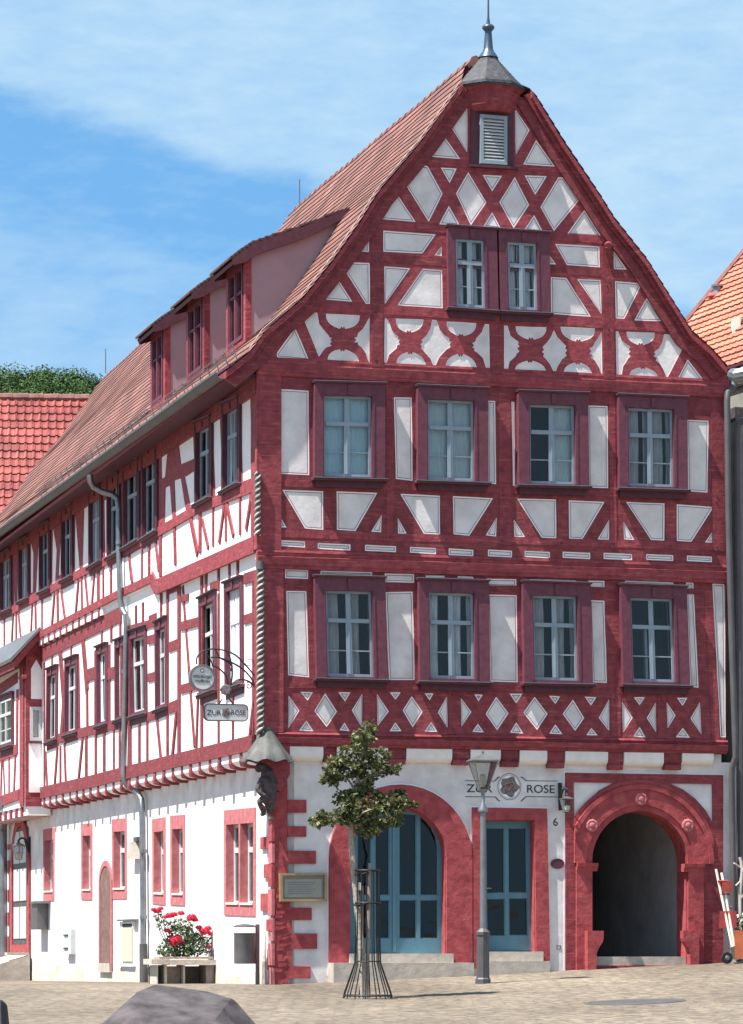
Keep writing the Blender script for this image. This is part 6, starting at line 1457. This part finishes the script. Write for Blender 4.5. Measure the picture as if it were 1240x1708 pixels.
# ------------------------------------------------------------------ barrow with flower pots at the right edge
bg0 = on_ground(1222, 1606); Yb = FR.pt(TR+.1, 0, .5).y
bp = lambda u, v, dy=0: at(u, v, Yb+dy)
gb = ground_z(bp(1220, 1606).x, Yb)
cart = thing('sack_barrow', 'old red and white sack barrow leaning at the right corner of the house, beside pots', 'barrow', (bp(1215, 1606).x, Yb, gb))
for k in range(2): part(cart, 'handle', lambda b: b.tube([bp(1195+k*9, 1450+k*6, .1), bp(1199+k*8, 1470, .08), bp(1222+k*4, 1580, -.05)], .019, 'ivory', 7))
for i in range(5): part(cart, 'cross_bar', lambda b: b.tube([bp(1198+i*4, 1470+i*22, .05), bp(1214+i*4, 1470+i*22, .05)], .016, 'cartred', 6))
part(cart, 'panel', lambda b: (b.hexa([bp(1200, 1548), bp(1230, 1548), bp(1230, 1548, .05), bp(1200, 1548, .05), bp(1201, 1520), bp(1229, 1520), bp(1229, 1520, .05), bp(1201, 1520, .05)], 'cartred')))
part(cart, 'panel', lambda b: (b.hexa([bp(1204, 1488), bp(1221, 1488), bp(1221, 1488, .05), bp(1204, 1488, .05), bp(1205, 1472), bp(1223, 1470), bp(1223, 1470, .05), bp(1205, 1472, .05)], 'cartred')))
part(cart, 'toe_plate', lambda b: b.hexa([bp(1222, 1600, -.1), bp(1233, 1602, -.1), bp(1233, 1602, .15), bp(1222, 1600, .15), bp(1218, 1582, -.1), bp(1230, 1576, -.1), bp(1230, 1576, .15), bp(1218, 1582, .15)], 'olive'))
for dy in (-.22, .2):
    wb = part(cart, 'wheel', lambda b, dy=dy: b.lathe(Vector((bp(1212, 1597, dy).x, Yb+dy-.02, gb+.085)), [(.045, 0), (.085, .0), (.088, .02), (.085, .04), (.045, .04)], 'rubber', 20, ax=DF, ay=UP, az=NF))
    part(wb, 'hub', lambda b, dy=dy: b.lathe(Vector((bp(1212, 1597, dy).x, Yb+dy-.02, gb+.085)), [(.046, -.002), (.046, .035), (.02, .05)], 'zinc', 12, ax=DF, ay=UP, az=NF))
crate = thing('flower_crate', 'rusty orange planter box with white flowers at the far right edge', 'planter', tuple(bp(1236, 1606, .1)))
part(crate, 'box', lambda b: b.hexa([bp(1227, 1600, -.1), bp(1262, 1600, -.1), bp(1262, 1600, .3), bp(1227, 1600, .3), bp(1225, 1552, -.12), bp(1262, 1552, -.12), bp(1262, 1552, .3), bp(1225, 1552, .3)], 'orange'))
fl = MB(); leaves(fl, [(bp(1240, 1538, .05), (.10, .15, .12), 160)], 0, .05, 'roseleaf', rnd, droop=0); fl.build('foliage', crate)
fl = MB(); leaves(fl, [(bp(1238, 1532, .0), (.09, .12, .09), 46)], 0, .04, 'rim', rnd, droop=0); fl.build('blossom', crate)
weed = MB(); rw = on_ground(1182, 1607); leaves(weed, [(rw+UP*.03, (.09, .06, .04), 60)], 0, .03, 'roseleaf', rnd, droop=-.5); o = weed.build('weed_tuft'); tagit(o, 'small green weed tuft at the foot of the portal', 'weed')
tw = thing('bare_shrub', 'pale leafless climbing stem rising at the right edge before the grey wall', 'shrub', tuple(bp(1238, 1550, .3)))
def twf(b):
    b.tube(curve([bp(1237, 1560, .3), bp(1235, 1500, .3), bp(1238, 1450, .3), bp(1235, 1430, .3)], 5), .025, 'bone', 6)
    for u0, v0, u1, v1 in ((1236, 1448, 1225, 1440), (1236, 1470, 1228, 1478), (1237, 1460, 1244, 1440), (1236, 1500, 1243, 1490)): b.tube([bp(u0, v0, .3), bp(u1, v1, .25)], .014, 'bone', 5)
part(tw, 'stem', twf)

# ------------------------------------------------------------------ neighbouring houses
DN = Vector((-2360, 5600, 0)).normalized(); NN = Vector((-DN.y, DN.x, 0))   # out of its long side, towards the left
E0 = at(1210, 614, 58.0); NBH = Plane(DN, NN, Vector((E0.x, E0.y, 0)))
nh = thing('neighbour_house', 'house at the right edge with bright orange tiled roof and greenish grey wall', 'house', (E0.x, E0.y, ground_z(E0.x, E0.y)))
ez = E0.z
fa = 6.9     # far end along DN; roofs run from there towards the viewer
def wavy(pl_pt, a0, a1, L_, da, dl, name, parent, mm, amp=.022, rise=.03, off=.5):
    """interlocking pan tiles: pl_pt(a, l) gives the roof surface point, normal third"""
    b = MB(); b.uvs = []
    na = int((a1-a0)/da); per = 6; cols = [a0+(a1-a0)*i/(na*per) for i in range(na*per+1)]; nl = int(L_/dl)
    rows = []
    for j in range(nl): rows += [(j*dl, rise), (j*dl+dl*.999, .0)]
    n_ = len(cols)
    for l, h in rows:
        rj = int(l/dl+.01)*off*da
        for i, a in enumerate(cols):
            ph = ((a-a0+rj) % da)/da; w_ = amp*(math.exp(-((ph-.5)/.14)**2)*1.6)+.004*random.random()
            p, nn = pl_pt(a, l); b.v.append(p+nn*(h+w_)); b.uvs.append((a, l))
    k = b.mi(mm)
    for j in range(len(rows)-1):
        for i in range(n_-1): b.f.append((j*n_+i, j*n_+i+1, (j+1)*n_+i+1, (j+1)*n_+i)); b.m.append(k)
    return b.build(name, parent)
PT = R(49)  # pitch
nr = (NN*-math.cos(PT)+UP*math.sin(PT)); nnr = (NN*math.sin(PT)+UP*math.cos(PT))
wavy(lambda a, l: (NBH.pt(a, ez, 0)+nr*l, nnr), -4.5, 3.9, 8.0, .21, .185, 'roof', nh, 'tiles_or', amp=.010, rise=.028)
va_ = lambda l: NBH.pt(3.9, ez, 0)+nr*l
def verge(b):
    b.tube([va_(0)+nnr*.03, va_(8)+nnr*.03], .06, 'tiles_ridge', 6)
    v = [NBH.pt(3.88, ez-.02, -.0), NBH.pt(3.88, ez-.02, -7.5), va_(8)-nnr*.08]
    b.add([*v, NBH.pt(3.88, -1, 0), NBH.pt(3.88, -1, -7.5)], [(0, 1, 2), (0, 3, 4, 1)], 'graywall')
part(nh, 'verge_tiles', verge)
part(nh, 'wall', lambda b: (b.pbox(NBH, -6, 3.85, -1, ez-.35, -4, -.16, 'graywall'), b.pbox(NBH, -6, 3.85, ez-.35, ez-.05, -.6, -.1, 'darkstone'), b.pbox(NBH, -6, 3.86, ez-.05, ez-.01, -.6, .05, 'trimdark')))  # dark band below the eave paints in the shadow there
part(nh, 'wall', lambda b: (b.pbox(FR, TR+.30, TR+1.6, -1, 8.4, -4.0, -.25, 'graywall'), b.pbox(FR, TR+.28, TR+1.6, 8.4, 8.6, -4, -.2, 'darkstone'), [b.pbox(FR, TR+.36+k*.13, TR+.41+k*.13, -.5, 8.2, -.25, -.20, 'signrim') for k in range(2)]))
part(nh, 'gutter_end', lambda b: b.tube([bp(1224, 625, .6), bp(1233, 628, .3), bp(1246, 622, .3)], [.10, .12, .12], 'zinc', 10))
part(nh, 'wall_conduit', lambda b: b.tube(curve([bp(1250, 700, .5), bp(1237, 703, .5), bp(1230, 716, .5), bp(1230, 800, .5), bp(1234, 1200, .5), bp(1237, 1590, .5)], 6), .05, 'zincd', 8), smooth=True)
al = SD
def on_roof(u, v):
    r = ray(u, v); k = ((NBH.pt(0, ez, 0)-CAMP).dot(nnr))/r.dot(nnr); return CAMP+r*k
def vent(b):
    c = on_roof(1197, 490)
    b.lathe(c, [(.10, -.1), (.08, .04), (.08, .12), (.11, .13), (.11, .16)], 'zinc', 12); c2 = on_roof(1191, 496)
    b.lathe(c2, [(.02, -.05), (.11, .02), (.09, .08), (.02, .10)], 'stone2', 10); b.tube([c2, on_roof(1184, 499)+nnr*.03], .03, 'stone2', 6)
def rooflight(b):
    yq = on_roof(1223, 556).y-.1; p = lambda u, v: at(u, v, yq); b.hexa([p(1223, 556), p(1236, 556), p(1236, 556)+Vector((.1, .3, 0)), p(1223, 556)+Vector((0, .3, 0)), p(1223, 532), p(1236, 527), p(1236, 527)+Vector((.1, .3, 0)), p(1223, 532)+Vector((0, .3, 0))], 'ivory')
part(nh, 'dormer_side', rooflight)
part(nh, 'roof_vent', vent)
# red tiled house behind on the left
LH = Plane(Vector((1, .085, 0)).normalized(), Vector((.085, -1, 0)).normalized(), Vector((at(155, 665, 88).x+2.5, 88, 0)))
rz = at(80, 668, 88).z; PL = R(46)
lh = thing('background_house', 'house behind on the left with glossy red tiled roof below the wooded hill', 'house', (LH.o.x-6, 92, ground_z(-12, 90)))
lr = (-LH.n*math.cos(PL)+UP*math.sin(PL)); lnr = (LH.n*math.sin(PL)+UP*math.cos(PL)); LL = 6.4
base = lambda a: LH.pt(a, rz-LL*math.sin(PL), 0)-(-LH.n*math.cos(PL))*LL
wavy(lambda a, l: (base(a)+lr*l, lnr), -9, 0, LL, .202, .318, 'roof', lh, 'tiles_red', amp=.030, rise=.035, off=.06)
part(lh, 'ridge', lambda b: [b.tube([base(-9+k*.4)+lr*LL, base(-9+k*.4+.42)+lr*LL+UP*.01], [.12, .13], 'tiles_ridge', 8) for k in range(23)])
part(lh, 'wall', lambda b: (b.pbox(LH, -9, 0, -1.5, rz-LL*math.sin(PL), -8.5+LL*math.cos(PL)*0, LL*math.cos(PL)-.3, 'plaster')))
def backslope(b): 
    p = [base(-9)+lr*LL, base(0)+lr*LL]; q = [x-LH.n*LL*math.cos(PL)*1.0-UP*LL*math.sin(PL) for x in p]; b.add([p[0], p[1], q[1], q[0]], [(0, 1, 2, 3)], 'tiles_ridge')
    b.add([base(0), base(0)+lr*LL, q[1]], [(0, 1, 2)], 'plaster')
part(lh, 'rear_slope', backslope)

# ------------------------------------------------------------------ wooded hill far behind
hy = 900.0; hb = MB(); nx, ny = 100, 24
def hz(x, y):
    u = U0+F_PX*x/y; ridge_v = 615-7*math.sin(max(0, u-10)*.022)-3*math.sin(u*.09)-2*math.sin(u*.21)+max(0, (u-120))*.22+max(0, -u)*.05
    zt_ = (V0-ridge_v)/F_PX*hy; k = min(1, max(0, (y-520)/380)); return -6+(zt_+4)*(k**.8)-max(0, y-900)*.2
for j in range(ny):
    for i in range(nx): x = -1500+i*30; y = 480+j*40; hb.v.append(Vector((x, y, hz(x, y)-6)))
k = hb.mi(mat('hill woodland floor', (.022, .045, .016), .95, noise=(.065, .10, .035), vary=.3, scale=.08, bump=1))
for j in range(ny-1):
    for i in range(nx-1): hb.f.append((j*nx+i, j*nx+i+1, (j+1)*nx+i+1, (j+1)*nx+i)); hb.m.append(k)
h = hb.build('hill', smooth=True); tagit(h, kind='structure')
fr_ = random.Random(31); fo = MB()
for _ in range(480):
    u = fr_.uniform(-200, 300); y = 790+120*fr_.random()**.6; x = (u-U0)/F_PX*y; z = hz(x, y); s_ = fr_.uniform(1.5, 3.4)
    if abs(u-90) < 16 and fr_.random() < .12: s_ *= 1.25
    for q_ in range(int(90*s_)):
        d_ = Vector((fr_.gauss(0, 1), fr_.gauss(0, 1), fr_.gauss(.1, .8))).normalized(); p = Vector((x, y, z-2+s_*.6))+Vector((d_.x*s_*1.35, d_.y*s_*1.35, d_.z*s_*1.15))*fr_.uniform(.75, 1.12)
        t_ = (d_+Vector((fr_.gauss(0, .6), fr_.gauss(0, .6), fr_.gauss(.3, .6)))).normalized(); e_ = t_.orthogonal().normalized(); e_.rotate(Matrix.Rotation(fr_.uniform(0, 6.28), 3, t_)); f_ = t_.cross(e_); r = fr_.uniform(.14, .36)
        fo.add([p+e_*r, p+f_*r, p-e_*r, p-f_*r], [(0, 1, 2, 3)], 'forest')
f = fo.build('forest'); tagit(f, 'far-off dark green wood along the crest of the hill', 'woodland', kind='stuff')
